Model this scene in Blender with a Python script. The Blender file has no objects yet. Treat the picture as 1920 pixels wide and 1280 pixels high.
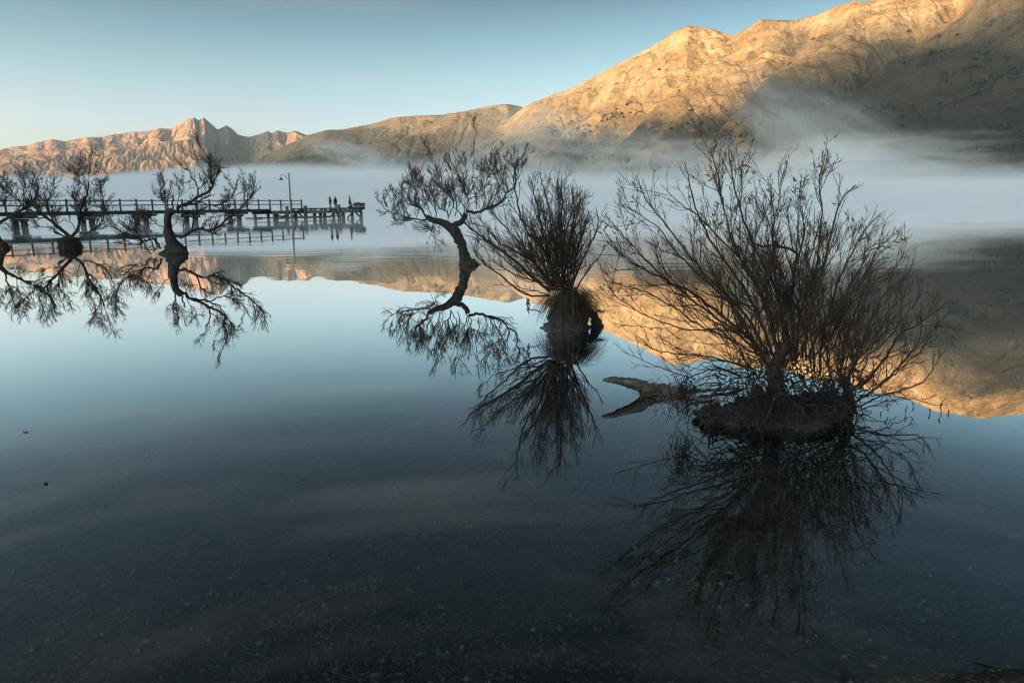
import bpy, bmesh, math, time
import numpy as np
from mathutils import Matrix, Vector

T0 = time.time()
sc = bpy.context.scene
COL = sc.collection

# ----------------------------------------------------------------- camera
EYE = np.array([0.0, 0.0, 1.5])
F = 1280.0                                     # focal length for a 1920 px wide frame (24 mm)
PITCH, ROLL = math.radians(11.27), math.radians(0.6)
fwd = np.array([0, math.cos(PITCH), -math.sin(PITCH)])
r0_ = np.array([1.0, 0, 0]); u0_ = np.array([0, math.sin(PITCH), math.cos(PITCH)])
# horizon climbs towards the right of the picture: the camera is rolled clockwise
right = r0_ * math.cos(ROLL) - u0_ * math.sin(ROLL)
up = u0_ * math.cos(ROLL) + r0_ * math.sin(ROLL)
cam_d = bpy.data.cameras.new('camera'); cam = bpy.data.objects.new('camera', cam_d); COL.objects.link(cam)
M = Matrix(((right[0], up[0], -fwd[0], EYE[0]), (right[1], up[1], -fwd[1], EYE[1]),
            (right[2], up[2], -fwd[2], EYE[2]), (0, 0, 0, 1)))
cam.matrix_world = M
cam_d.sensor_width = 36; cam_d.lens = 24; cam_d.clip_start = 0.05; cam_d.clip_end = 60000
sc.camera = cam

# ----------------------------------------------------------------- light, sky, exposure
SUN_AZ, SUN_EL = math.radians(-126), math.radians(7.5)      # azimuth from +Y, positive to the right
S = np.array([math.sin(SUN_AZ) * math.cos(SUN_EL), math.cos(SUN_AZ) * math.cos(SUN_EL), math.sin(SUN_EL)])
sun_d = bpy.data.lights.new('sun', 'SUN'); sun = bpy.data.objects.new('sun', sun_d); COL.objects.link(sun)
sun.rotation_euler = Vector(-S).to_track_quat('-Z', 'Y').to_euler()
sun_d.energy = 2.8; sun_d.angle = math.radians(0.8); sun_d.color = (1.0, 0.69, 0.40)
SKY_STRENGTH = 0.15
EXPOSURE = 2.3

world = bpy.data.worlds.new('World'); sc.world = world; world.use_nodes = True
nt = world.node_tree; nt.nodes.clear()
def N(t, kind, **kw):
    n = t.nodes.new(kind)
    for k, v in kw.items(): setattr(n, k, v)
    return n
out = N(nt, 'ShaderNodeOutputWorld'); bg = N(nt, 'ShaderNodeBackground'); bg.inputs['Strength'].default_value = SKY_STRENGTH
sky = N(nt, 'ShaderNodeTexSky'); sky.sky_type = 'NISHITA'; sky.sun_disc = False
sky.sun_elevation = SUN_EL; sky.sun_rotation = SUN_AZ
sky.altitude = 300; sky.air_density = 1.0; sky.dust_density = 1.6; sky.ozone_density = 1.6
tint = N(nt, 'ShaderNodeMix', data_type='RGBA', blend_type='MULTIPLY'); tint.inputs[0].default_value = 1.0
tint.inputs[7].default_value = (1.0, 1.03, 0.86, 1)
nt.links.new(sky.outputs[0], tint.inputs[6])
# thin high streaks of cloud
tc = N(nt, 'ShaderNodeTexCoord'); mp = N(nt, 'ShaderNodeMapping'); mp.inputs['Scale'].default_value = (1.3, 1.6, 11.0)
mp.inputs['Rotation'].default_value = (0.0, 0.05, 0.3)
nz = N(nt, 'ShaderNodeTexNoise'); nz.inputs['Scale'].default_value = 1.5; nz.inputs['Detail'].default_value = 6; nz.inputs['Roughness'].default_value = 0.55
rp = N(nt, 'ShaderNodeMapRange'); rp.inputs[1].default_value = 0.50; rp.inputs[2].default_value = 0.82; rp.inputs[4].default_value = 0.22
mixc = N(nt, 'ShaderNodeMix', data_type='RGBA'); mixc.inputs[7].default_value = (1.05, .95, .93, 1)
sepz = N(nt, 'ShaderNodeSeparateXYZ'); nt.links.new(tc.outputs['Generated'], sepz.inputs[0])
grad = N(nt, 'ShaderNodeValToRGB'); ge = grad.color_ramp.elements
for k in range(6): ge.new(0.5)
for e_, (p_, c_) in zip(ge, [(0.0, (.60, .50, .56)), (.11, (.58, .51, .56)), (.17, (.43, .43, .41)), (.22, (.29, .32, .31)), (.30, (.105, .122, .120)), (.36, (.060, .071, .072)), (.46, (.058, .069, .070)), (1.0, (.052, .062, .065))]):
    e_.position = p_; e_.color = (*c_, 1)
# towards the sun the morning sky stays bright; the graded part is the half facing away from it
dts = N(nt, 'ShaderNodeVectorMath', operation='DOT_PRODUCT'); dts.inputs[1].default_value = tuple(S)
nt.links.new(tc.outputs['Generated'], dts.inputs[0])
sw = N(nt, 'ShaderNodeMapRange'); sw.interpolation_type = 'SMOOTHSTEP'; sw.inputs[1].default_value = 0.30; sw.inputs[2].default_value = 0.85
nt.links.new(dts.outputs['Value'], sw.inputs[0])
gmix = N(nt, 'ShaderNodeMix', data_type='RGBA'); gmix.inputs[7].default_value = (2.2, 2.25, 2.05, 1)
nt.links.new(sw.outputs[0], gmix.inputs[0]); nt.links.new(grad.outputs[0], gmix.inputs[6])
nt.links.new(sepz.outputs[2], grad.inputs[0]); nt.links.new(gmix.outputs[2], tint.inputs[7])
nt.links.new(tc.outputs['Generated'], mp.inputs[0]); nt.links.new(mp.outputs[0], nz.inputs[0]); nt.links.new(nz.outputs[0], rp.inputs[0])
nt.links.new(rp.outputs[0], mixc.inputs[0]); nt.links.new(tint.outputs[2], mixc.inputs[6])
nt.links.new(mixc.outputs[2], bg.inputs[0]); nt.links.new(bg.outputs[0], out.inputs[0])

vs = sc.view_settings
vs.view_transform = 'Standard'; vs.look = 'None'; vs.gamma = 1.0; vs.use_curve_mapping = False; vs.exposure = EXPOSURE
cy = sc.cycles
sc.render.engine = 'CYCLES'
cy.max_bounces = 6; cy.diffuse_bounces = 2; cy.glossy_bounces = 3; cy.transmission_bounces = 4
cy.volume_bounces = 4; cy.transparent_max_bounces = 16
cy.caustics_reflective = False; cy.caustics_refractive = False
cy.use_denoising = True
try: cy.denoiser = 'OPENIMAGEDENOISE'
except Exception: pass
cy.sample_clamp_indirect = 2.0; cy.sample_clamp_direct = 6.0; cy.use_adaptive_sampling = False
cy.filter_width = 1.2

# ----------------------------------------------------------------- geometry helpers
def ray(x, y):
    d = right * ((x - 960) / F) + up * ((640 - y) / F) + fwd
    return d
def W(x, y, d):
    """world point seen at photo pixel (x, y) at depth d along the optical axis"""
    return EYE + ray(x, y) * d
def ground(x, y, z=0.0):
    d = ray(x, y); t = (z - EYE[2]) / d[2]
    return EYE + d * t
def azel(x, y):
    d = ray(x, y); return math.atan2(d[0], d[1]), d[2] / math.hypot(d[0], d[1])

def tag(o, label=None, cat=None, group=None, kind=None):
    if label: o['label'] = label
    if cat: o['category'] = cat
    if group: o['group'] = group
    if kind: o['kind'] = kind
    return o
def empty(name, loc, label, cat, group=None, rz=0.0):
    o = bpy.data.objects.new(name, None); COL.objects.link(o)
    o.location = loc; o.rotation_euler = (0, 0, rz); o.empty_display_size = 0.2
    return tag(o, label, cat, group)
def mesh_from(name, V, Fc, smooth=False):
    """V (n,3); Fc: array (m,k) or list of such arrays"""
    me = bpy.data.meshes.new(name)
    V = np.asarray(V, np.float32)
    Fs = [np.asarray(f, np.int32) for f in (Fc if isinstance(Fc, list) else [Fc]) if len(f)]
    me.vertices.add(len(V)); me.vertices.foreach_set('co', V.ravel())
    nl = sum(f.size for f in Fs); npoly = sum(len(f) for f in Fs)
    me.loops.add(nl); me.polygons.add(npoly)
    me.loops.foreach_set('vertex_index', np.concatenate([f.ravel() for f in Fs]))
    tot = np.concatenate([np.full(len(f), f.shape[1], np.int32) for f in Fs])
    st = np.concatenate([[0], np.cumsum(tot)[:-1]]).astype(np.int32)
    me.polygons.foreach_set('loop_start', st); me.polygons.foreach_set('loop_total', tot)
    if smooth: me.polygons.foreach_set('use_smooth', np.ones(npoly, bool))
    me.update(calc_edges=True); me.validate()
    return me
def obj(name, V, Fc, mat, parent=None, smooth=False, origin=None, kind=None):
    V = np.asarray(V, float)
    if origin is not None: V = V - np.asarray(origin)
    me = mesh_from(name, V, Fc, smooth); me.materials.append(mat)
    o = bpy.data.objects.new(name, me); COL.objects.link(o)
    if parent is not None: o.parent = parent
    elif origin is not None: o.location = origin
    if kind: o['kind'] = kind
    return o
class Geo:
    """collects vertices and faces (tris / quads)"""
    def __init__(s): s.v = []; s.q = []; s.t = []; s.n = 0
    def add(s, V, Q=None, T=None):
        V = np.asarray(V, float).reshape(-1, 3)
        if Q is not None and len(Q): s.q.append(np.asarray(Q) + s.n)
        if T is not None and len(T): s.t.append(np.asarray(T) + s.n)
        s.v.append(V); s.n += len(V); return s
    def obj(s, name, mat, parent=None, origin=None, smooth=False, kind=None):
        fs = []
        if s.q: fs.append(np.concatenate(s.q))
        if s.t: fs.append(np.concatenate(s.t))
        return obj(name, np.concatenate(s.v), fs, mat, parent, smooth, origin, kind)
BOXQ = np.array([[0, 3, 2, 1], [4, 5, 6, 7], [0, 1, 5, 4], [1, 2, 6, 5], [2, 3, 7, 6], [3, 0, 4, 7]])
def boxv(x0, x1, y0, y1, z0, z1):
    return np.array([[x0, y0, z0], [x1, y0, z0], [x1, y1, z0], [x0, y1, z0], [x0, y0, z1], [x1, y0, z1], [x1, y1, z1], [x0, y1, z1]], float)
def barv(p, q, w, h):
    """square bar from p to q, w wide (horizontal) and h high"""
    p, q = np.asarray(p, float), np.asarray(q, float); t = q - p; t /= np.linalg.norm(t)
    ref = np.array([0, 0, 1.0]) if abs(t[2]) < 0.9 else np.array([0, 1.0, 0])
    a = np.cross(t, ref); a /= np.linalg.norm(a); b = np.cross(a, t)
    a = a * w / 2; b = b * h / 2
    return np.array([p - a - b, p + a - b, p + a + b, p - a + b, q - a - b, q + a - b, q + a + b, q - a + b])

def catmull(P, n=4):
    P = np.asarray(P, float); A = np.vstack([2 * P[0] - P[1], P, 2 * P[-1] - P[-2]])
    o = []
    for i in range(len(P) - 1):
        p0, p1, p2, p3 = A[i:i + 4]
        for k in range(n):
            t = k / n
            o.append(0.5 * (2 * p1 + (p2 - p0) * t + (2 * p0 - 5 * p1 + 4 * p2 - p3) * t * t + (3 * p1 - p0 - 3 * p2 + p3) * t ** 3))
    o.append(P[-1]); return np.array(o)
def tube(g, P, R, K=6, cap=True, lump=0.0, rng=None):
    P = np.asarray(P, float); n = len(P); R = np.broadcast_to(np.asarray(R, float), (n,))
    T = np.gradient(P, axis=0); T /= np.linalg.norm(T, axis=1)[:, None] + 1e-12
    u = np.cross(T[0], [0.31, 0.9, 0.27]); u /= np.linalg.norm(u)
    ang = np.arange(K) * 2 * math.pi / K
    V = np.zeros((n, K, 3))
    for i in range(n):
        u = u - T[i] * np.dot(u, T[i]); u /= np.linalg.norm(u) + 1e-12
        w = np.cross(T[i], u)
        rr = R[i] * (1 + (rng.normal(0, lump, K) if lump and rng is not None else 0))
        V[i] = P[i] + (np.cos(ang) * rr)[:, None] * u + (np.sin(ang) * rr)[:, None] * w
    i = np.arange(n - 1)[:, None] * K; k = np.arange(K)[None]; k2 = (k + 1) % K
    Q = np.stack([i + k, i + k2, i + K + k2, i + K + k], -1).reshape(-1, 4)
    VV = V.reshape(-1, 3); Tt = []
    if cap:
        VV = np.vstack([VV, P[0], P[-1]])
        for kk in range(K):
            Tt.append([n * K, (kk + 1) % K, kk]); Tt.append([n * K + 1, (n - 1) * K + kk, (n - 1) * K + (kk + 1) % K])
    g.add(VV, Q, np.array(Tt) if Tt else None)
def tubes(g, P, R0, R1, K=3):
    """batch of tubes: P (M,N,3), radii from R0 (M) to R1 (M)"""
    if not len(P): return
    Mn, Nn = P.shape[:2]
    T = np.gradient(P, axis=1); T /= np.linalg.norm(T, axis=2)[..., None] + 1e-12
    mean = T.mean(1); ref = np.tile(np.array([0.2, 0.95, 0.1]), (Mn, 1))
    bad = np.abs((mean * ref).sum(1)) > 0.75 * np.linalg.norm(mean, axis=1)
    ref[bad] = [0.95, 0.1, 0.3]
    u = np.cross(T, ref[:, None, :]); u /= np.linalg.norm(u, axis=2)[..., None] + 1e-9
    w = np.cross(T, u)
    s = np.linspace(0, 1, Nn)[None]
    R = (np.asarray(R0)[:, None] * (1 - s) + np.asarray(R1)[:, None] * s)
    ang = np.arange(K) * 2 * math.pi / K
    V = P[:, :, None, :] + R[:, :, None, None] * (np.cos(ang)[None, None, :, None] * u[:, :, None, :] + np.sin(ang)[None, None, :, None] * w[:, :, None, :])
    b = (np.arange(Mn) * Nn * K)[:, None, None]; i = (np.arange(Nn - 1) * K)[None, :, None]; k = np.arange(K)[None, None]; k2 = (k + 1) % K
    Q = np.stack([b + i + k, b + i + k2, b + i + K + k2, b + i + K + k], -1).reshape(-1, 4)
    g.add(V.reshape(-1, 3), Q)

# numpy gradient noise
_rng0 = np.random.default_rng(7); _perm = _rng0.permutation(256); _perm = np.concatenate([_perm, _perm, _perm])
_ga = _rng0.uniform(0, 2 * math.pi, 256); _gx, _gy = np.cos(_ga), np.sin(_ga)
def pnoise(x, y):
    xi = np.floor(x).astype(int); yi = np.floor(y).astype(int); xf = x - xi; yf = y - yi
    xi &= 255; yi &= 255
    def gr(ix, iy, dx, dy):
        h = _perm[_perm[ix & 255] + (iy & 255)]; return _gx[h] * dx + _gy[h] * dy
    u = xf ** 3 * (xf * (xf * 6 - 15) + 10); v = yf ** 3 * (yf * (yf * 6 - 15) + 10)
    a = gr(xi, yi, xf, yf); b = gr(xi + 1, yi, xf - 1, yf); c = gr(xi, yi + 1, xf, yf - 1); d = gr(xi + 1, yi + 1, xf - 1, yf - 1)
    return ((a * (1 - u) + b * u) * (1 - v) + (c * (1 - u) + d * u) * v) * 1.5
def fbm(x, y, octv=5, gain=0.5, ridged=False):
    s = 0; a = 1; tot = 0
    for o in range(octv):
        n = pnoise(x * 2 ** o + 17.3 * o, y * 2 ** o + 9.1 * o)
        if ridged: n = 1 - 2 * np.abs(n)
        s = s + a * n; tot += a; a *= gain
    return s / tot
def blur1(a, s):
    k = np.exp(-0.5 * (np.arange(-int(3 * s), int(3 * s) + 1) / s) ** 2); k /= k.sum()
    return np.convolve(np.pad(a, int(3 * s), mode='edge'), k, 'valid')

# ----------------------------------------------------------------- material helpers
def new_mat(name):
    m = bpy.data.materials.new(name); m.use_nodes = True; m.node_tree.nodes.clear(); return m, m.node_tree
def ramp(t, fac, stops, interp='LINEAR'):
    r = N(t, 'ShaderNodeValToRGB'); r.color_ramp.interpolation = interp
    e = r.color_ramp.elements
    while len(e) < len(stops): e.new(0.5)
    for i, (p, c) in enumerate(stops):
        e[i].position = p; e[i].color = (*c, 1) if len(c) == 3 else c
    t.links.new(fac, r.inputs[0]); return r.outputs[0]
def noise(t, vec, scale, detail=4, rough=0.55, dist=0.0):
    n = N(t, 'ShaderNodeTexNoise'); n.inputs['Scale'].default_value = scale; n.inputs['Detail'].default_value = detail
    n.inputs['Roughness'].default_value = rough; n.inputs['Distortion'].default_value = dist
    if vec is not None: t.links.new(vec, n.inputs[0])
    return n.outputs[0]
def mapping(t, vec, scale=(1, 1, 1), rot=(0, 0, 0)):
    m = N(t, 'ShaderNodeMapping'); m.inputs['Scale'].default_value = scale; m.inputs['Rotation'].default_value = rot
    t.links.new(vec, m.inputs[0]); return m.outputs[0]
def math_(t, op, a, b=None, c=None):
    m = N(t, 'ShaderNodeMath', operation=op)
    for i, v in enumerate((a, b, c)):
        if v is None: continue
        if isinstance(v, (int, float)): m.inputs[i].default_value = v
        else: t.links.new(v, m.inputs[i])
    return m.outputs[0]
def rng_(t, v, a, b, c=0.0, d=1.0):
    m = N(t, 'ShaderNodeMapRange'); m.interpolation_type = 'SMOOTHSTEP'
    t.links.new(v, m.inputs[0])
    for i, k in enumerate((a, b, c, d)): m.inputs[i + 1].default_value = k
    return m.outputs[0]
def mix(t, f, a, b, mode='MIX'):
    m = N(t, 'ShaderNodeMix', data_type='RGBA', blend_type=mode)
    for s, v in ((0, f), (6, a), (7, b)):
        if isinstance(v, (int, float)): m.inputs[s].default_value = v
        elif isinstance(v, tuple): m.inputs[s].default_value = (*v, 1)
        else: t.links.new(v, m.inputs[s])
    return m.outputs[2]
def principled(t, color, rough=0.8, bump=None, bstr=0.5, bdist=0.02, spec=0.3):
    o = N(t, 'ShaderNodeOutputMaterial'); p = N(t, 'ShaderNodeBsdfPrincipled')
    if isinstance(color, tuple): p.inputs['Base Color'].default_value = (*color, 1)
    else: t.links.new(color, p.inputs['Base Color'])
    p.inputs['Roughness'].default_value = rough; p.inputs['Specular IOR Level'].default_value = spec
    if bump is not None:
        b = N(t, 'ShaderNodeBump'); b.inputs['Strength'].default_value = bstr; b.inputs['Distance'].default_value = bdist
        t.links.new(bump, b.inputs['Height']); t.links.new(b.outputs[0], p.inputs['Normal'])
    t.links.new(p.outputs[0], o.inputs[0]); return p
def pos(t):
    return N(t, 'ShaderNodeNewGeometry').outputs['Position']
def objco(t):
    return N(t, 'ShaderNodeTexCoord').outputs['Object']

def surface_mat(name, c0, c1, c2, scale, rough=0.85, stretch=(1, 1, 1), bstr=0.6, bdist=0.01, detail=5):
    m, t = new_mat(name); v = mapping(t, objco(t), stretch)
    n = noise(t, v, scale, detail, 0.6); n2 = noise(t, v, scale * 4.3, 4, 0.6)
    c = ramp(t, math_(t, 'ADD', math_(t, 'MULTIPLY', n, 0.65), math_(t, 'MULTIPLY', n2, 0.35)), [(0.32, c0), (0.5, c1), (0.68, c2)])
    principled(t, c, rough, n2, bstr, bdist); return m
BARK = surface_mat('willow_bark', (0.012, 0.010, 0.008), (0.030, 0.024, 0.019), (0.07, 0.056, 0.043), 9, 0.9, (1, 1, 0.35), 1.0, 0.01)
TWIG = surface_mat('willow_twig', (0.020, 0.012, 0.008), (0.042, 0.024, 0.015), (0.085, 0.047, 0.027), 14, 0.75, (1, 1, 1), 0.2, 0.001)
LEAF = surface_mat('withered_leaf', (0.10, 0.055, 0.018), (0.17, 0.115, 0.03), (0.24, 0.20, 0.055), 18, 0.7, (1, 1, 1), 0.1, 0.001)
GRASS = surface_mat('dry_grass', (0.007, 0.006, 0.003), (0.022, 0.015, 0.0075), (0.062, 0.041, 0.021), 25, 0.85, (1, 1, 0.2), 0.1, 0.001)
SOIL = surface_mat('root_mound_soil', (0.008, 0.007, 0.006), (0.022, 0.020, 0.016), (0.06, 0.056, 0.045), 7, 0.92, (1, 1, 1), 1.0, 0.03)
DRIFT = surface_mat('driftwood', (0.035, 0.027, 0.021), (0.10, 0.078, 0.06), (0.19, 0.155, 0.125), 5, 0.85, (0.25, 1, 1.6), 1.0, 0.015)
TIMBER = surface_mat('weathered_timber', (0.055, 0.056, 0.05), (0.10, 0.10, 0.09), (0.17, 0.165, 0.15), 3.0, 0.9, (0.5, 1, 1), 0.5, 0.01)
TIMBERD = surface_mat('dark_timber', (0.03, 0.032, 0.03), (0.06, 0.062, 0.057), (0.10, 0.10, 0.09), 3.0, 0.8, (1, 1, 0.5), 0.5, 0.01)  # darker timber tone for piles, understructure, slot panels and bumper beams
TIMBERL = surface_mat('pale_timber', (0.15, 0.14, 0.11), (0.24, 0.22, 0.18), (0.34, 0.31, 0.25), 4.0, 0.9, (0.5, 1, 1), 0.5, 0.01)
IRON = surface_mat('painted_iron', (0.012, 0.013, 0.014), (0.02, 0.022, 0.023), (0.035, 0.036, 0.036), 12, 0.5, (1, 1, 1), 0.2, 0.002)
exec_after = []

# ----------------------------------------------------------------- mountains: eroded height fields standing where they stand
def erode(h, dx, dy, iters, K, m=0.45, diff=0.08, upl=None):
    na, nr = h.shape; rj = np.random.default_rng(int(abs(h[3, 7]) * 10) % 1000).uniform(0.55, 1.45, (3, 3, na, nr)); idx = np.arange(na * nr).reshape(na, nr)
    area = float(dx * dy)
    for it in range(iters):
        best = np.zeros_like(h); rec = idx.copy(); dist = np.full_like(h, dx)
        for di in (-1, 0, 1):
            for dj in (-1, 0, 1):
                if di == 0 and dj == 0: continue
                d = math.hypot(di * dx, dj * dy)
                a = slice(max(0, -di), na - max(0, di)); b = slice(max(0, -dj), nr - max(0, dj))
                a2 = slice(max(0, di), na - max(0, -di)); b2 = slice(max(0, dj), nr - max(0, -dj))
                s = (h[a, b] - h[a2, b2]) / d * rj[di + 1, dj + 1][a, b]
                mk = s > best[a, b]
                best[a, b] = np.where(mk, s, best[a, b]); rec[a, b] = np.where(mk, idx[a2, b2], rec[a, b]); dist[a, b] = np.where(mk, d, dist[a, b])
        rec[:, 0] = idx[:, 0]
        order = np.argsort(-h.ravel()).tolist(); rl = rec.ravel().tolist()
        A = [area] * (na * nr)
        for i in order:
            r = rl[i]
            if r != i: A[r] += A[i]
        An = np.array(A)
        Fv = (K * An ** m / dist.ravel()).tolist(); hl = h.ravel().tolist()
        for i in reversed(order):
            r = rl[i]
            if r != i:
                f = Fv[i]; hl[i] = (hl[i] + f * hl[r]) / (1 + f)
        h = np.array(hl).reshape(na, nr)
        if upl is not None: h = h + upl
        p = np.pad(h, 1, mode='edge'); lap = p[:-2, 1:-1] + p[2:, 1:-1] + p[1:-1, :-2] + p[1:-1, 2:] - 4 * h
        h = h + diff * lap
    return h, np.log10(An.reshape(na, nr) / area)

class Terrain: pass
def terrain(name, azr, na, nr, foot, ridge, sil, back=1.3, prof=1.15, amp=0.10, ridged=0.5, iters=10, K=0.02, seed=0, carve=None, smooth_px=3, diff=0.06, nscale=700., drop=0.3, fine=.018):
    az = np.linspace(math.radians(azr[0]), math.radians(azr[1]), na)
    sp = sorted(azel(x, y) for x, y in sil); sa = np.array([p[0] for p in sp]); se = np.array([p[1] for p in sp])
    te = np.interp(az, sa, se)
    fo = np.interp(np.degrees(az), *zip(*foot)); ri = np.interp(np.degrees(az), *zip(*ridge)); rb = ri * back
    t = np.linspace(0, 1, nr)[None]; R = fo[:, None] + (rb - fo)[:, None] * t
    tr = ((ri - fo) / (rb - fo))[:, None]
    X = R * np.sin(az)[:, None]; Y = R * np.cos(az)[:, None]
    wr = np.clip((t / tr - 0.45) / 0.5, 0, 1); wr = wr * wr * (3 - 2 * wr)
    H = (blur1(te, 28) * ri)[:, None] * (1 - wr) + (te * ri)[:, None] * wr + 1.5
    g = np.where(t < tr, np.clip(t / tr, 0, 1) ** prof, 1 - drop * (t - tr) / (1 - tr))
    n = fbm(X / nscale + seed, Y / nscale, 6, 0.5); nr_ = fbm(X / (nscale * .8) + seed + 40, Y / (nscale * .8), 6, 0.55, ridged=True)
    nf = fbm(X / 170 + seed, Y / 170 + 7, 4, 0.5, ridged=True)
    h = H * (g + fine * nf * np.clip(t / tr * 3, 0, 1) + amp * (n * (1 - ridged) * 1.5 + nr_ * ridged) * np.clip(np.minimum(t / tr, 1) * 2.0, 0, 1))
    if carve:
        # valley lines given in (azimuth deg, share of the slope): depth as share of H, width in degrees
        for path, dep, wid in carve:
            pa = np.array(path); tt = np.linspace(0, 1, 60); k = np.linspace(0, 1, len(pa))
            ca = np.interp(tt, k, pa[:, 0]); ct = np.interp(tt, k, pa[:, 1]); cd = np.interp(tt, k, np.linspace(dep[0], dep[1], len(pa)))
            A_ = np.degrees(az)[:, None] + 0 * t; Tt = np.clip(t / tr, 0, 1.4) * 25.0
            best = np.full(h.shape, 1e9); bd = np.zeros(h.shape)
            for a_, t_, d_ in zip(ca, ct, cd):
                dd = np.hypot(A_ - a_, (Tt - t_ * 25.0) * 0.8); mk = dd < best
                best = np.where(mk, dd, best); bd = np.where(mk, d_, bd)
            h = h - H * bd * np.clip(1 - best / wid, 0, 1) ** 1.2
    h = np.maximum(h, H * 0.0 + 3 * t)
    dx = float(np.mean(ri) * (az[1] - az[0]) * 0.8); dy = float(np.mean(rb - fo) / nr)
    h0 = h.copy()
    h, acc = erode(h, dx, dy, iters, K, diff=diff)
    el = ((h - 1.5) / R).max(1)
    s = te / el
    h = h * (blur1(s, 26)[:, None] * (1 - wr) + blur1(s, smooth_px)[:, None] * wr)
    el = ((h - 1.5) / R).max(1); s = blur1(te / el, smooth_px); h = h * (1 + (s - 1)[:, None] * wr)
    h[:, 0] = -6.0
    T = Terrain(); T.az, T.R, T.h, T.X, T.Y, T.acc = az, R, h, X, Y, acc
    V = np.stack([X, Y, h], -1).reshape(-1, 3)
    i = np.arange(na - 1)[:, None] * nr; j = np.arange(nr - 1)[None]
    Q = np.stack([i + j, i + nr + j, i + nr + j + 1, i + j + 1], -1).reshape(-1, 4)
    T.V, T.Q = V, Q
    return T
def hit(T, x, y):
    a, e = azel(x, y); i = int(np.clip(np.searchsorted(T.az, a), 1, len(T.az) - 1))
    el = (T.h[i] - 1.5) / T.R[i]; k = np.nonzero(el >= e)[0]
    j = int(k[0]) if len(k) else int(np.argmax(el))
    return np.array([T.X[i, j], T.Y[i, j], T.h[i, j]])
def terrain_obj(T, name, mat, label):
    me = mesh_from(name, T.V, T.Q, True); me.materials.append(mat)
    a = me.attributes.new('flow', 'FLOAT', 'POINT'); a.data.foreach_set('value', T.acc.ravel().astype(np.float32))
    o = bpy.data.objects.new(name, me); COL.objects.link(o); tag(o, label, None, None, 'structure'); return o

SIL_A = [(700, 330), (800, 300), (900, 262), (945, 228), (985, 200), (1000, 192), (1030, 180), (1065, 168), (1100, 150), (1130, 135), (1165, 117), (1200, 100), (1235, 80), (1265, 60), (1290, 48), (1310, 51),
         (1345, 57), (1372, 68), (1395, 57), (1418, 42), (1430, 36), (1460, 38), (1490, 39), (1530, 28), (1570, 12), (1600, 2), (1625, 4), (1660, -8), (1720, -22), (1790, -40),
         (1850, -70), (1950, -90), (2050, -80), (2200, -60), (2600, 40), (3200, 140)]
SIL_B = [(330, 345), (420, 325), (470, 305), (500, 292), (540, 270), (580, 253), (610, 244), (640, 243), (690, 234), (740, 220), (780, 217), (830, 215), (880, 207), (920, 198), (950, 195), (975, 199), (1010, 215), (1080, 240), (1200, 280)]
SIL_C = [(-900, 330), (-500, 305), (-200, 292), (0, 280), (24, 275), (53, 273), (69, 267), (97, 261), (122, 265), (162, 257), (191, 257), (211, 252), (252, 247), (276, 247), (299, 240), (321, 242), (337, 231),
         (352, 223), (364, 220), (372, 226), (382, 220), (392, 229), (408, 243), (425, 235), (437, 243), (447, 253), (467, 257), (488, 251), (502, 246), (510, 250), (520, 244), (536, 249), (553, 245), (577, 254), (620, 262), (720, 275), (850, 300)]
A = terrain('mountain', (-10, 62), 820, 380, [(-10, 3600), (0, 2900), (15, 2200), (30, 1700), (62, 1300)], [(-10, 5600), (0, 5200), (10, 4700), (20, 4100), (35, 3600), (62, 3200)], SIL_A,
            prof=1.12, amp=0.14, ridged=0.5, iters=7, K=0.024, seed=3, diff=0.012,
            carve=[([(34.5, 1.02), (31, .80), (27.5, .66), (24, .52), (20, .36), (16, .18)], (0.10, 0.20), 2.6),
                   ([(17.0, .98), (13.5, .72), (9.5, .46), (5.5, .22)], (0.05, 0.14), 1.6),
                   ([(22.5, .95), (20.5, .7), (16.5, .45), (13, .2)], (0.08, 0.15), 1.8),
                   ([(8.5, .98), (6, .75), (3, .5), (-1, .25)], (0.06, 0.11), 1.5)])
B = terrain('hills', (-30, 12), 420, 200, [(-30, 3300), (12, 3600)], [(-30, 5200), (-15, 5600), (0, 6200), (12, 6400)], SIL_B,
            prof=1.0, amp=0.12, ridged=0.35, iters=8, K=0.04, seed=11, diff=0.06, nscale=900)
Cc = terrain('far_mountains', (-52, -3), 820, 300, [(-52, 5600), (-3, 6800)], [(-52, 8600), (-25, 9400), (-18, 9800), (-3, 10500)], SIL_C,
             prof=1.05, amp=0.27, ridged=0.85, iters=7, K=0.07, seed=31, diff=0.003, nscale=2700, smooth_px=1.5, fine=.014,
             carve=[([(-19.5, 1.02), (-20.2, .8), (-21.0, .5), (-21.5, .2)], (0.10, 0.34), 3.0)])

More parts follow.
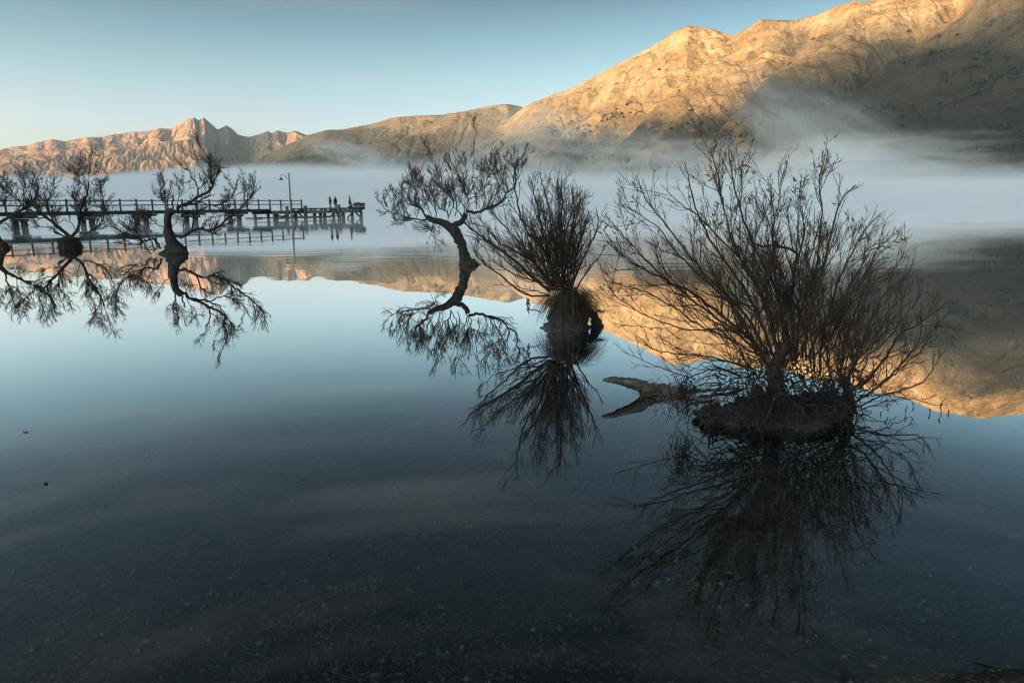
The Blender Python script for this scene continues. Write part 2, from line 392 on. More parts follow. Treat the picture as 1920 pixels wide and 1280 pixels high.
def mountain_mat(name, grass0, grass1, scree, bush, z_bush, z_scree, rock, patch=0.0):
    m, t = new_mat(name); P = pos(t)
    sep = N(t, 'ShaderNodeSeparateXYZ'); t.links.new(P, sep.inputs[0]); z = sep.outputs[2]
    fl = N(t, 'ShaderNodeAttribute'); fl.attribute_name = 'flow'; flow = fl.outputs['Fac']
    n1 = noise(t, P, 0.004, 6, 0.62, 0.4); n2 = noise(t, P, 0.022, 6, 0.65); n3 = noise(t, P, 0.0016, 5, 0.6, 0.6); n4 = noise(t, P, 0.09, 4, 0.7)
    grass = ramp(t, math_(t, 'ADD', math_(t, 'MULTIPLY', n1, 0.55), math_(t, 'MULTIPLY', n2, 0.45)), [(0.36, grass0), (0.62, grass1)])
    # pale rock outcrops and scree in the gullies high up
    hz = rng_(t, z, z_scree[0], z_scree[1])
    gul = rng_(t, flow, 1.2, 2.3)
    rk = math_(t, 'MULTIPLY', rng_(t, math_(t, 'ADD', math_(t, 'MULTIPLY', n2, 0.6), math_(t, 'MULTIPLY', n4, 0.4)), 0.46, 0.56), rng_(t, n1, 0.42, 0.58))
    f = math_(t, 'MULTIPLY', math_(t, 'MAXIMUM', math_(t, 'MULTIPLY', gul, 0.75), rk), hz)
    rill = math_(t, 'MULTIPLY', rng_(t, flow, 0.75, 1.5), rng_(t, n1, 0.38, 0.6))
    grass = mix(t, math_(t, 'MULTIPLY', rill, 0.7), grass, scree)
    grass = mix(t, rng_(t, n4, 0.42, 0.62, 0.0, 0.8), grass, mix(t, 0.5, grass, scree))
    grass = mix(t, rng_(t, n4, 0.48, 0.34, 0.0, 0.8), grass, mix(t, 0.6, grass, bush))
    c = mix(t, f, grass, mix(t, n2, rock, scree))
    # dark scrub and beech forest low down and along the gullies
    zb = rng_(t, math_(t, 'ADD', math_(t, 'SUBTRACT', z, math_(t, 'MULTIPLY', rng_(t, sep.outputs[0], 750, 1500), 260.0 if patch > 0 else 0.0)), math_(t, 'MULTIPLY', math_(t, 'SUBTRACT', n3, 0.5), -900.0)), z_bush[0], z_bush[1], 1.0, 0.0)
    patchy = rng_(t, math_(t, 'ADD', math_(t, 'MULTIPLY', n1, 0.5), math_(t, 'ADD', math_(t, 'MULTIPLY', n2, 0.35), math_(t, 'ADD', math_(t, 'MULTIPLY', n4, 0.15), math_(t, 'MULTIPLY', rng_(t, sep.outputs[0], 750, 1500), 0.32 if patch > 0 else 0.0)))), 0.47 - patch, 0.56 - patch)
    fb = math_(t, 'MULTIPLY', zb, patchy)
    c = mix(t, math_(t, 'MULTIPLY', fb, 0.92), c, mix(t, n4, bush, tuple(1.9 * k for k in bush)))
    h = math_(t, 'ADD', math_(t, 'MULTIPLY', n2, 1.0), math_(t, 'MULTIPLY', n4, 0.35))
    n5 = noise(t, P, 0.25, 3, 0.7); h = math_(t, 'ADD', h, math_(t, 'MULTIPLY', n5, 0.16)); principled(t, c, 0.95, h, 0.7, 26.0, 0.05); return m
M_A = mountain_mat('tussock_slope', (0.115, 0.062, 0.027), (0.33, 0.19, 0.080), (0.38, 0.275, 0.155), (0.014, 0.017, 0.017), (240, 620), (300, 720), (0.30, 0.205, 0.115), 0.03)
M_B = mountain_mat('hill_slope', (0.15, 0.095, 0.055), (0.28, 0.18, 0.10), (0.36, 0.29, 0.2), (0.032, 0.036, 0.028), (230, 560), (450, 900), (0.3, 0.24, 0.17), 0.0)
M_C = mountain_mat('alpine_rock', (0.20, 0.105, 0.06), (0.34, 0.19, 0.108), (0.36, 0.26, 0.19), (0.07, 0.058, 0.045), (60, 300), (500, 1100), (0.27, 0.195, 0.14), -0.03)
terrain_obj(A, 'mountain', M_A, 'tall golden tussock mountain filling the right of the view above the fog')
terrain_obj(B, 'hills', M_B, 'low brown rolling hills between the jagged range and the tall mountain')
terrain_obj(Cc, 'far_mountains', M_C, 'jagged pink lit mountain range far away on the left')

# the range behind and left of the viewer that keeps lake and lower slopes in shade
Sh = np.array([S[0], S[1]]); Sh /= np.linalg.norm(Sh); Tq = np.array([Sh[1], -Sh[0]])        # crest runs along Tq
if Tq[1] < 0: Tq = -Tq
C0 = Sh * 3000.0; tanel = math.tan(SUN_EL)
BND = [(A, 1912, 98), (A, 1852, 72), (A, 1800, 80), (A, 1732, 98), (A, 1698, 102), (A, 1655, 128), (A, 1632, 140), (A, 1583, 110), (A, 1553, 102), (A, 1527, 104), (A, 1501, 118), (A, 1463, 141), (A, 1425, 160),
       (A, 1395, 182), (A, 1373, 205), (A, 1314, 222), (A, 1271, 220), (A, 1228, 231), (A, 1185, 243), (A, 1126, 256), (A, 1060, 262), (A, 1010, 258), (B, 940, 243), (B, 880, 248), (B, 830, 252), (B, 780, 250), (B, 740, 243), (B, 700, 238), (B, 640, 240), (B, 590, 252)]
qh = []
for T_, x, y in BND:
    P = hit(T_, x, y); dist = float(np.dot(C0 - P[:2], Sh)); q = float(np.dot(P[:2] - C0, Tq)); qh.append((q, P[2] + dist * tanel))
qh.sort(); qa = np.array([k[0] for k in qh]); ha = np.array([k[1] for k in qh])
qs = np.linspace(-2600, qa.max() + 1300, 240)
crest = np.interp(qs, np.concatenate([[-2600, -1300], qa, [qa.max() + 1300]]), np.concatenate([[500, 1000], ha, [10]]))
crest = blur1(crest, 1.5)
crest = np.maximum(crest, np.interp(qs, [-2600, -1500, 900, 1600, 2400], [300, 760, 760, 560, 0]))
us = np.linspace(-1, 1, 41)
V = []; 
for q, hc in zip(qs, crest):
    for u in us:
        p = C0 + Tq * q + Sh * (u * 1500 + 160 * u * pnoise(np.array(q / 300.), np.array(u * 3)))
        V.append((p[0], p[1], hc * (1 - abs(u) ** 1.1) * (1 + 0.0 * u) + (abs(u) > 0) * abs(u) * (1 - abs(u)) * 260 * float(pnoise(np.array(q / 420.), np.array(u * 4.))) - 6))
nu = len(us); i = np.arange(len(qs) - 1)[:, None] * nu; j = np.arange(nu - 1)[None]
rdg = obj('ridge', V, np.stack([i + j, i + nu + j, i + nu + j + 1, i + j + 1], -1).reshape(-1, 4), M_B, None, True)
tag(rdg, 'dark mountain range behind the viewer that shades the lake', None, None, 'structure')
print('crest', [(int(a), int(b)) for a, b in qh], 'T', round(time.time() - T0, 1))

# ----------------------------------------------------------------- lake bed and water
def polar_sheet(rs, azs, zf):
    R, Az = np.meshgrid(rs, azs, indexing='ij'); X = R * np.sin(Az); Y = R * np.cos(Az)
    V = np.stack([X, Y, zf(X, Y)], -1).reshape(-1, 3); n = len(azs)
    i = np.arange(len(rs) - 1)[:, None] * n; j = np.arange(n - 1)[None]
    return V, np.stack([i + j, i + j + 1, i + n + j + 1, i + n + j], -1).reshape(-1, 4)
def bed_z(X, Y):
    d = Y - 1.84 - 0.10 * np.maximum(X - 0.3, 0) + 0.04 * pnoise(X * 0.9, Y * 0.9 + 3)
    z = -0.055 * d - 0.012 * np.maximum(d - 1.5, 0)
    z = np.where(d < 0, -0.10 * d, z)
    z = np.maximum(z, -2.4) + np.clip(d, 0, 1) * (0.016 * fbm(X * 1.3, Y * 2.2, 4)) + 0.004 * fbm(X * 7, Y * 7, 3)
    return np.where(Y < 0.3, np.minimum(np.maximum(z, 0.17), 0.6), z)
azs = np.concatenate([np.radians(np.linspace(-180, -44, 30)), np.radians(np.linspace(-43, 43, 300)), np.radians(np.linspace(44, 180, 30))])
rs = np.concatenate([[0.02], np.linspace(0.4, 1.4, 8), np.geomspace(1.5, 40, 260), np.geomspace(45, 15000, 24)])
V, Q = polar_sheet(rs, azs, bed_z)
m, t = new_mat('lake_bed_gravel'); P = pos(t)
n1 = noise(t, P, 1.1, 5, 0.6, 0.5); n2 = noise(t, P, 9.0, 5, 0.7); n3 = noise(t, P, 0.35, 3, 0.5)
vor = N(t, 'ShaderNodeTexVoronoi'); vor.inputs['Scale'].default_value = 85.0; t.links.new(P, vor.inputs[0])
speck = N(t, 'ShaderNodeSeparateColor'); t.links.new(vor.outputs['Color'], speck.inputs[0])
c = ramp(t, math_(t, 'ADD', math_(t, 'MULTIPLY', n1, 0.5), math_(t, 'MULTIPLY', n2, 0.5)), [(0.35, (0.0045, 0.004, 0.0034)), (0.50, (0.018, 0.0142, 0.0105)), (0.66, (0.044, 0.031, 0.021))])
weed = rng_(t, noise(t, mapping(t, P, (1.0, 1.9, 1)), 1.15, 5, 0.62, 0.9), 0.47, 0.58)
c = mix(t, math_(t, 'MULTIPLY', weed, 0.92), c, (0.0022, 0.0023, 0.002))
c = mix(t, rng_(t, speck.outputs[0], 0.74, 1.0, 0.0, 0.8), c, mix(t, speck.outputs[1], (0.12, 0.095, 0.07), (0.055, 0.034, 0.022)))
principled(t, c, 0.9, math_(t, 'SUBTRACT', n2, math_(t, 'MULTIPLY', vor.outputs['Distance'], 0.6)), 0.8, 0.008, 0.2)
bed = obj('lake_bed', V, Q, m, None, True); tag(bed, 'dark gravel lake bed sloping away under the clear shallows', None, None, 'structure')

rs = np.concatenate([[0.02], np.geomspace(0.5, 14500, 120)]); azs = np.radians(np.linspace(-180, 180, 97))
V, Q = polar_sheet(rs, azs, lambda X, Y: X * 0)
m, t = new_mat('lake_water'); P = pos(t)
o = N(t, 'ShaderNodeOutputMaterial'); fr = N(t, 'ShaderNodeLayerWeight'); fr.inputs[0].default_value = 0.5
gl = N(t, 'ShaderNodeBsdfGlossy'); gl.inputs['Roughness'].default_value = 0.0; gl.inputs[0].default_value = (1, 1, 1, 1)
tr = N(t, 'ShaderNodeBsdfTransparent'); tr.inputs[0].default_value = (0.62, 0.70, 0.68, 1); ms = N(t, 'ShaderNodeMixShader')
patchn = rng_(t, noise(t, mapping(t, P, (0.035, 0.09, 1)), 1.0, 3, 0.5), 0.45, 0.65, 0.12, 1.0)
sepw = N(t, 'ShaderNodeSeparateXYZ'); t.links.new(P, sepw.inputs[0])
dist = rng_(t, sepw.outputs[1], 6.5, 26.0, 0.03, 1.0)
w1 = noise(t, mapping(t, P, (0.55, 1.5, 1)), 1.0, 2, 0.4, 0.3); w2 = noise(t, mapping(t, P, (2.2, 5.0, 1)), 1.0, 2, 0.5, 0.4)
hh = math_(t, 'ADD', math_(t, 'MULTIPLY', w1, 1.0), math_(t, 'MULTIPLY', w2, 0.18))
hh = math_(t, 'MULTIPLY', hh, math_(t, 'MULTIPLY', patchn, dist))
b = N(t, 'ShaderNodeBump'); b.inputs['Strength'].default_value = 1.0; b.inputs['Distance'].default_value = 0.010
t.links.new(hh, b.inputs['Height'])
for s in (fr.inputs['Normal'], gl.inputs['Normal']): t.links.new(b.outputs[0], s)
refl = ramp(t, fr.outputs['Facing'], [(k, (q, q, q)) for k, q in [(0, .02), (.38, .065), (.47, .13), (.56, .24), (.69, .47), (.78, .74), (.85, .94), (.92, 1)]]); t.links.new(refl, ms.inputs[0]); t.links.new(tr.outputs[0], ms.inputs[1]); t.links.new(gl.outputs[0], ms.inputs[2]); t.links.new(ms.outputs[0], o.inputs[0])
lake = obj('lake_water', V, Q, m, None, True); tag(lake, 'calm clear lake water mirroring sky, fog and mountains', None, None, 'structure')

# ----------------------------------------------------------------- air: haze box, fog bank, mist
def vol_mat(name, density, color=(1, 1, 1), aniso=0.0):
    m, t = new_mat(name); o = N(t, 'ShaderNodeOutputMaterial'); v = N(t, 'ShaderNodeVolumePrincipled')
    v.inputs['Color'].default_value = (*color, 1); v.inputs['Density'].default_value = density; v.inputs['Anisotropy'].default_value = aniso
    t.links.new(v.outputs[0], o.inputs['Volume']); return m
HAZE = vol_mat('haze_air', 4.0e-5, (0.70, 0.90, 1.0), 0.70)
zt = 60.0 + max(float(crest.max()), *(float(T_.h.max()) for T_ in (A, B, Cc)))
hz_o = obj('haze', boxv(-16000, 16000, -16000, 16000, -4.0, zt), BOXQ, HAZE); tag(hz_o, 'pale even morning haze over the whole lake', 'haze', None, 'stuff')

def fog_sheet(name, azr, na, r0, r1, nr, top, label, mat, amp=0.12, seed=0, hmin=0.0, zb=-3.0, sca=1.0, lead=7.0, ep=0.6):
    """closed fog body; top(azdeg) gives the elevation tangent of its upper face, so it thickens up the valley"""
    az = np.radians(np.linspace(azr[0], azr[1], na)); r = np.geomspace(r0, r1, nr)
    R, Az = np.meshgrid(r, az, indexing='ij'); X = R * np.sin(Az); Y = R * np.cos(Az)
    u = np.log(R / r0) / math.log(r1 / r0); v = (Az - az[0]) / (az[-1] - az[0])
    env = np.clip(u * lead, 0, 1) * np.clip((1 - u) * 5, 0, 1) * np.clip(v * 14, 0, 1) * np.clip((1 - v) * 14, 0, 1)
    n = fbm(Az * 14 * sca + seed, np.log(R) * 3.0 * sca, 5, 0.55)
    Z = (hmin + top(np.degrees(Az)) * R * (1 + amp * n)) * env ** ep
    Z = np.maximum(Z, zb + 0.5)
    n_ = na; Vt = np.stack([X, Y, Z], -1).reshape(-1, 3); Vb = np.stack([X, Y, 0 * Z + zb], -1).reshape(-1, 3); nv = len(Vt)
    i = np.arange(nr - 1)[:, None] * n_; j = np.arange(n_ - 1)[None]
    Q = np.stack([i + j, i + j + 1, i + n_ + j + 1, i + n_ + j], -1).reshape(-1, 4)
    Fs = [Q[:, ::-1], Q + nv]
    def wall(ids):
        a, b = ids[:-1], ids[1:]; return np.stack([a, b, b + nv, a + nv], -1)
    k = np.arange(n_); kk = np.arange(nr) * n_
    Fs += [wall(k)[:, ::-1], wall(k + (nr - 1) * n_), wall(kk), wall(kk + n_ - 1)[:, ::-1]]
    o = obj(name, np.vstack([Vt, Vb]), [np.concatenate(Fs)], mat)
    bm = bmesh.new(); bm.from_mesh(o.data); bmesh.ops.recalc_face_normals(bm, faces=bm.faces); bm.to_mesh(o.data); bm.free()
    tag(o, label, 'fog', None, 'stuff'); return o
def eltop(pts):
    aa = sorted((math.degrees(azel(x, y)[0]), azel(x, y)[1]) for x, y in pts); xa = [k[0] for k in aa]; ya = [k[1] for k in aa]
    return lambda d: np.interp(d, xa, ya)
fog_top = eltop([(-500, 345), (0, 333), (200, 331), (300, 323), (400, 317), (480, 312), (600, 312), (760, 314), (850, 318), (950, 325), (1050, 322), (1200, 330), (1330, 335), (1440, 328), (1520, 320), (1600, 319), (1700, 326), (1800, 331), (1920, 334), (2400, 340)])
def fog_mat():
    m, t = new_mat('fog_air'); o = N(t, 'ShaderNodeOutputMaterial'); v = N(t, 'ShaderNodeVolumePrincipled'); v.inputs['Color'].default_value = (1, 1, 1, 1)
    P = pos(t); sp = N(t, 'ShaderNodeSeparateXYZ'); t.links.new(P, sp.inputs[0]); x_, y_, z_ = sp.outputs
    rr = math_(t, 'SQRT', math_(t, 'ADD', math_(t, 'MULTIPLY', x_, x_), math_(t, 'MULTIPLY', y_, y_)))
    rise = math_(t, 'DIVIDE', z_, rr)                                   # the bank's upper face climbs up the valley
    n1 = noise(t, mapping(t, P, (0.0042, 0.0030, 0.035)), 1.0, 5, 0.6, 0.4); n2 = noise(t, mapping(t, P, (0.0016, 0.0022, 0.11)), 1.0, 4, 0.55, 0.3)
    az_ = math_(t, 'ARCTAN2', x_, y_)
    tops = ramp(t, math_(t, 'MULTIPLY_ADD', az_, 0.6, 0.5), [(k, (q, q, q)) for k, q in FOGT])
    e_ = math_(t, 'ADD', rise, math_(t, 'MULTIPLY', math_(t, 'SUBTRACT', n1, 0.5), 0.046))
    soft = math_(t, 'MAXIMUM', math_(t, 'MULTIPLY_ADD', az_, 0.024, 0.021), 0.009)
    d_ = math_(t, 'DIVIDE', math_(t, 'SUBTRACT', math_(t, 'ADD', tops, math_(t, 'MULTIPLY', soft, 0.35)), e_), soft)
    m1 = rng_(t, d_, 0.0, 1.0); body = rng_(t, n2, 0.38, 0.60, 0.18, 1.35)
    t.links.new(math_(t, 'MULTIPLY', math_(t, 'MULTIPLY', m1, body), 0.0042), v.inputs['Density'])
    t.links.new(v.outputs[0], o.inputs['Volume']); m.cycles.volume_step_rate = 0.16
    return m
FOGT = [(math.radians(a_) * .6 + .5, float(fog_top(a_)) + .003) for a_ in (-37, -30, -24, -18, -9, 2, 10, 16, 22, 26, 30, 36)]
fog_sheet('fog_bank', (-52, 52), 200, 330, 1250, 30, lambda d: fog_top(d) + .026, 'dense white fog bank lying on the far half of the lake', fog_mat(), amp=0.05, seed=2)
fog_top2 = eltop([(-500, 350), (300, 335), (500, 322), (640, 305), (700, 300), (800, 298), (900, 285), (1000, 285), (1100, 302), (1200, 312), (1350, 312), (1450, 285), (1560, 270), (1640, 290), (1800, 305), (2400, 320)])
fog_sheet('fog_veil', (-40, 50), 300, 500, 2100, 50, fog_top2, 'thin grey veil of fog drifting up the foot of the slopes', vol_mat('veil_air', 0.00055), amp=0.55, seed=9, sca=1.3)
fog_sheet('mist', (-50, 50), 200, 30, 480, 50, lambda d: 0 * d + 0.0005, 'low thin mist creeping over the water around the pier', vol_mat('mist_air', 0.0065), amp=0.8, seed=5, hmin=0.80, zb=-2.0, lead=1.7, ep=1.3)

def wisp_mat(dens, seed):
    m, t = new_mat('wisp_air'); o = N(t, 'ShaderNodeOutputMaterial'); v = N(t, 'ShaderNodeVolumePrincipled'); v.inputs['Color'].default_value = (1, 1, 1, 1)
    oc = objco(t); ln = N(t, 'ShaderNodeVectorMath', operation='LENGTH'); t.links.new(oc, ln.inputs[0])
    ad = N(t, 'ShaderNodeVectorMath', operation='ADD'); ad.inputs[1].default_value = (seed * 7.1, seed * 3.3, seed); t.links.new(oc, ad.inputs[0])
    n1 = noise(t, mapping(t, ad.outputs[0], (1.0, 1.0, 1.4), (0, .5, 0)), 1.9, 6, 0.62, 0.9)
    f = math_(t, 'ADD', ln.outputs['Value'], math_(t, 'MULTIPLY', math_(t, 'SUBTRACT', n1, 0.5), 2.9))
    k = rng_(t, f, 1.0, 0.05, 0.0, 1.0); rim = rng_(t, ln.outputs['Value'], 1.0, 0.62)
    t.links.new(math_(t, 'MULTIPLY', math_(t, 'MULTIPLY', k, rim), dens), v.inputs['Density']); t.links.new(v.outputs[0], o.inputs['Volume']); m.cycles.volume_step_rate = 0.5
    return m
def wisp(x, y, rx, ry, depth, dens, seed, label, tilt=0.0):
    bm = bmesh.new(); bmesh.ops.create_icosphere(bm, subdivisions=3, radius=1.0); me = bpy.data.meshes.new('fog_wisp'); bm.to_mesh(me); bm.free(); me.materials.append(wisp_mat(dens, seed))
    o = bpy.data.objects.new('fog_wisp', me); COL.objects.link(o); o.location = W(x, y, depth); k = depth / F
    o.scale = (rx * k, rx * k * .8, ry * k); o.rotation_euler = (0, tilt, 0); tag(o, label, 'mist', None, 'stuff')
wisp(1530, 250, 230, 90, 1750, .0019, 1, 'grey wisp of fog rising like smoke against the shaded slope', .45)
wisp(1620, 292, 330, 52, 1650, .0022, 2, 'long torn wisp of fog under the rising smoke like one, above the bank')
wisp(1330, 300, 230, 46, 1800, .0016, 6, 'faint wisp of fog in the middle of the tall slope foot')
wisp(662, 290, 110, 34, 2600, .0024, 3, 'small pale wisp of fog on the low hills', .2)
wisp(1180, 285, 260, 50, 2000, .0014, 8, 'broad faint wisp of fog low on the golden slope above the bank', .15)
wisp(985, 250, 190, 75, 2500, .0011, 4, 'faint wisp of fog between the hills and the tall mountain', -.3)
wisp(1800, 315, 260, 36, 1500, .0014, 5, 'dim wisp of fog at the right edge over the dark forest')
# ----------------------------------------------------------------- trees
def grow(st, dr, ln, nseg, trop, wig, rng):
    Mn = len(st); P = np.zeros((Mn, nseg + 1, 3)); P[:, 0] = st; d = dr.copy()
    for k in range(nseg):
        d = d + np.array([0, 0, trop / nseg]) + rng.normal(0, wig, (Mn, 3))
        d /= np.linalg.norm(d, axis=1)[:, None]; P[:, k + 1] = P[:, k] + d * (ln / nseg)[:, None]
    return P
def children(P, R0, R1, per, tr, ang, lenf, nseg, trop, wig, rng, ratio=0.6, rmin=0.0012, zmin=0.04):
    """side shoots on a batch of polylines; per = number on each, tr = range along the parent"""
    Mn, Nn = P.shape[:2]
    cnt = rng.poisson(per, Mn) if np.isscalar(per) else np.array([rng.poisson(p) for p in per])
    idx = np.repeat(np.arange(Mn), cnt)
    if not len(idx): return np.zeros((0, nseg + 1, 3)), np.zeros(0), np.zeros(0), idx
    tt = rng.uniform(tr[0], tr[1], len(idx)); f = tt * (Nn - 1); i = np.minimum(f.astype(int), Nn - 2); w = f - i
    st = P[idx, i] * (1 - w)[:, None] + P[idx, i + 1] * w[:, None]
    tg = P[idx, i + 1] - P[idx, i]; tg /= np.linalg.norm(tg, axis=1)[:, None] + 1e-9
    rv = rng.normal(0, 1, (len(idx), 3)); pv = rv - tg * (rv * tg).sum(1)[:, None]; pv /= np.linalg.norm(pv, axis=1)[:, None]
    a = np.radians(rng.uniform(ang[0], ang[1], len(idx)))
    d = tg * np.cos(a)[:, None] + pv * np.sin(a)[:, None]
    plen = np.linalg.norm(np.diff(P, axis=1), axis=2).sum(1)
    ln = lenf(plen[idx], tt, rng)
    rp_ = R0[idx] * (1 - tt) + R1[idx] * tt
    r = np.maximum(rp_ * ratio * rng.uniform(0.75, 1.1, len(idx)), rmin)
    C = grow(st, d, ln, nseg, trop, wig, rng)
    ok = C[:, :, 2].min(1) > zmin
    return C[ok], r[ok], np.maximum(r[ok] * 0.3, rmin * 0.6), idx[ok]
def resample(P, n):
    P = np.asarray(P); s = np.concatenate([[0], np.cumsum(np.linalg.norm(np.diff(P, axis=0), axis=1))]); t = np.linspace(0, s[-1], n)
    return np.stack([np.interp(t, s, P[:, k]) for k in range(3)], -1)
def leaves(g, tips, dirs, rng, n, size, spread=0.6):
    idx = np.repeat(np.arange(len(tips)), rng.poisson(n, len(tips)))
    if not len(idx): return
    d = dirs[idx] + rng.normal(0, spread, (len(idx), 3)); d /= np.linalg.norm(d, axis=1)[:, None]
    L = size * rng.uniform(0.55, 1.2, len(idx)); b = tips[idx] - dirs[idx] * (L * rng.uniform(0, 1.6, len(idx)))[:, None]
    sd = np.cross(d, rng.normal(0, 1, d.shape)); sd /= np.linalg.norm(sd, axis=1)[:, None] + 1e-9; nrm = np.cross(d, sd)
    Wd = L * rng.uniform(0.09, 0.15, len(idx)); cur = L * rng.uniform(-.15, .15, len(idx))
    p0 = b; pm = b + d * (L * .5)[:, None] + nrm * cur[:, None]; pt = b + d * L[:, None]
    V = np.stack([p0, pm + sd * Wd[:, None], pt, pm - sd * Wd[:, None], pm + nrm * (Wd * .35)[:, None]], 1)
    k = np.arange(len(idx))[:, None, None] * 5
    T_ = (np.array([[0, 1, 4], [1, 2, 4], [2, 3, 4], [3, 0, 4]])[None] + k).reshape(-1, 3)
    g.add(V.reshape(-1, 3), None, T_)
def limb3d(pts, toW, d0, dend, rng, gn=0.0, sub=4, zlift=None):
    """picture trace -> limb in space: depth swings from d0 to dend along its length"""
    n = len(pts); s = np.linspace(0, 1, n) ** 1.2
    P = np.array([toW(p[0], p[1], d0 + (dend - d0) * k) for p, k in zip(pts, s)])
    C = catmull(P, sub)
    if gn:
        C[1:-1] += rng.normal(0, gn, (len(C) - 2, 3))
    return C
def crop(ox, oy, sc_):
    return lambda x, y, d: W(ox + x / sc_, oy + y / sc_, d)
def radius_profile(n, r0, r1, p=0.8):
    s = np.linspace(0, 1, n); return r1 + (r0 - r1) * (1 - s) ** p

def build_tree(root, loc, limbs, levels, rng, leafn=0, leafsize=0.03, limbname='limb', K=6, leaf_above=-9, lump=0.05, twig_t=(0.25, 1.0), tipl=None):
    """limbs: (P, r0, r1[, kids factor]) ; levels: list of dicts for successive generations of twigs"""
    tw = Geo(); lf = Geo(); NR = 14
    PP = np.array([resample(P, NR) for P, *_ in limbs]); R0 = np.array([l[1] for l in limbs]); R1 = np.array([l[2] for l in limbs])
    kf = np.array([l[3] if len(l) > 3 else 1.0 for l in limbs])
    for P, a, b, *_ in limbs:
        g = Geo(); n = len(P); tube(g, P, radius_profile(n, a, b), K if a > 0.012 else 5, True, lump, rng)
        g.obj(limbname, BARK if a > 0.03 else TWIG if a < 0.012 else BARK, root, loc, True)
    cur = (PP, R0, R1); tips = []
    for li, L in enumerate(levels):
        plen = np.linalg.norm(np.diff(cur[0], axis=1), axis=2).sum(1)
        per = L['per'] * plen / plen.mean() if L.get('bylen', True) else np.full(len(plen), L['per'])
        if li == 0: per = per * kf
        C, r0, r1, _ = children(cur[0], cur[1], cur[2], per, L.get('t', twig_t), L['ang'], L['len'], L['nseg'], L['trop'], L['wig'], rng, L.get('ratio', .6), L['rmin'], L.get('zmin', 0.03))
        tubes(tw, C, r0, r1, 4 if li == 0 else 3)
        if len(C): tips.append((C[:, -1], C[:, -1] - C[:, -2]))
        cur = (C, r0, r1)
    two = tw.obj('twigs', TWIG, root, loc, False, 'stuff')
    if leafn:
        for tp, dd in tips[-2:]:
            dd = dd / (np.linalg.norm(dd, axis=1)[:, None] + 1e-9); ok = tp[:, 2] > leaf_above
            ok &= fbm(tp[:, 0] * 2.3 + 5, tp[:, 2] * 2.3 + tp[:, 1], 2) > 0.02
            leaves(lf, tp[ok], dd[ok], rng, leafn, leafsize)
        if lf.n: lf.obj('leaves', LEAF, two, loc, False, 'stuff')

def lump_body(g, c, r, rng, nu_=26, nv_=16, amp=0.25, fr=1.6, flat=0.0):
    s = rng.uniform(0, 90); th = np.linspace(0, 2 * math.pi, nu_, endpoint=False); ph = np.linspace(0.03, math.pi - 0.03, nv_)
    Ph, Th = np.meshgrid(ph, th, indexing='ij'); D = np.stack([np.sin(Ph) * np.cos(Th), np.sin(Ph) * np.sin(Th), np.cos(Ph)], -1)
    rr = 1 + amp * fbm(D[..., 0] * fr + s, D[..., 1] * fr + D[..., 2] * fr * 1.3, 5, 0.6)
    P = np.asarray(c) + D * rr[..., None] * np.asarray(r)
    i = np.arange(nv_ - 1)[:, None] * nu_; j = np.arange(nu_)[None]; j2 = (j + 1) % nu_
    Q = np.stack([i + j, i + nu_ + j, i + nu_ + j2, i + j2], -1).reshape(-1, 4)
    cap_ = [[k, (k + 1) % nu_, nv_ * nu_] for k in range(nu_)] + [[(nv_ - 1) * nu_ + (k + 1) % nu_, (nv_ - 1) * nu_ + k, nv_ * nu_ + 1] for k in range(nu_)]
    g.add(np.vstack([P.reshape(-1, 3), P[0].mean(0), P[-1].mean(0)]), Q, np.array(cap_))

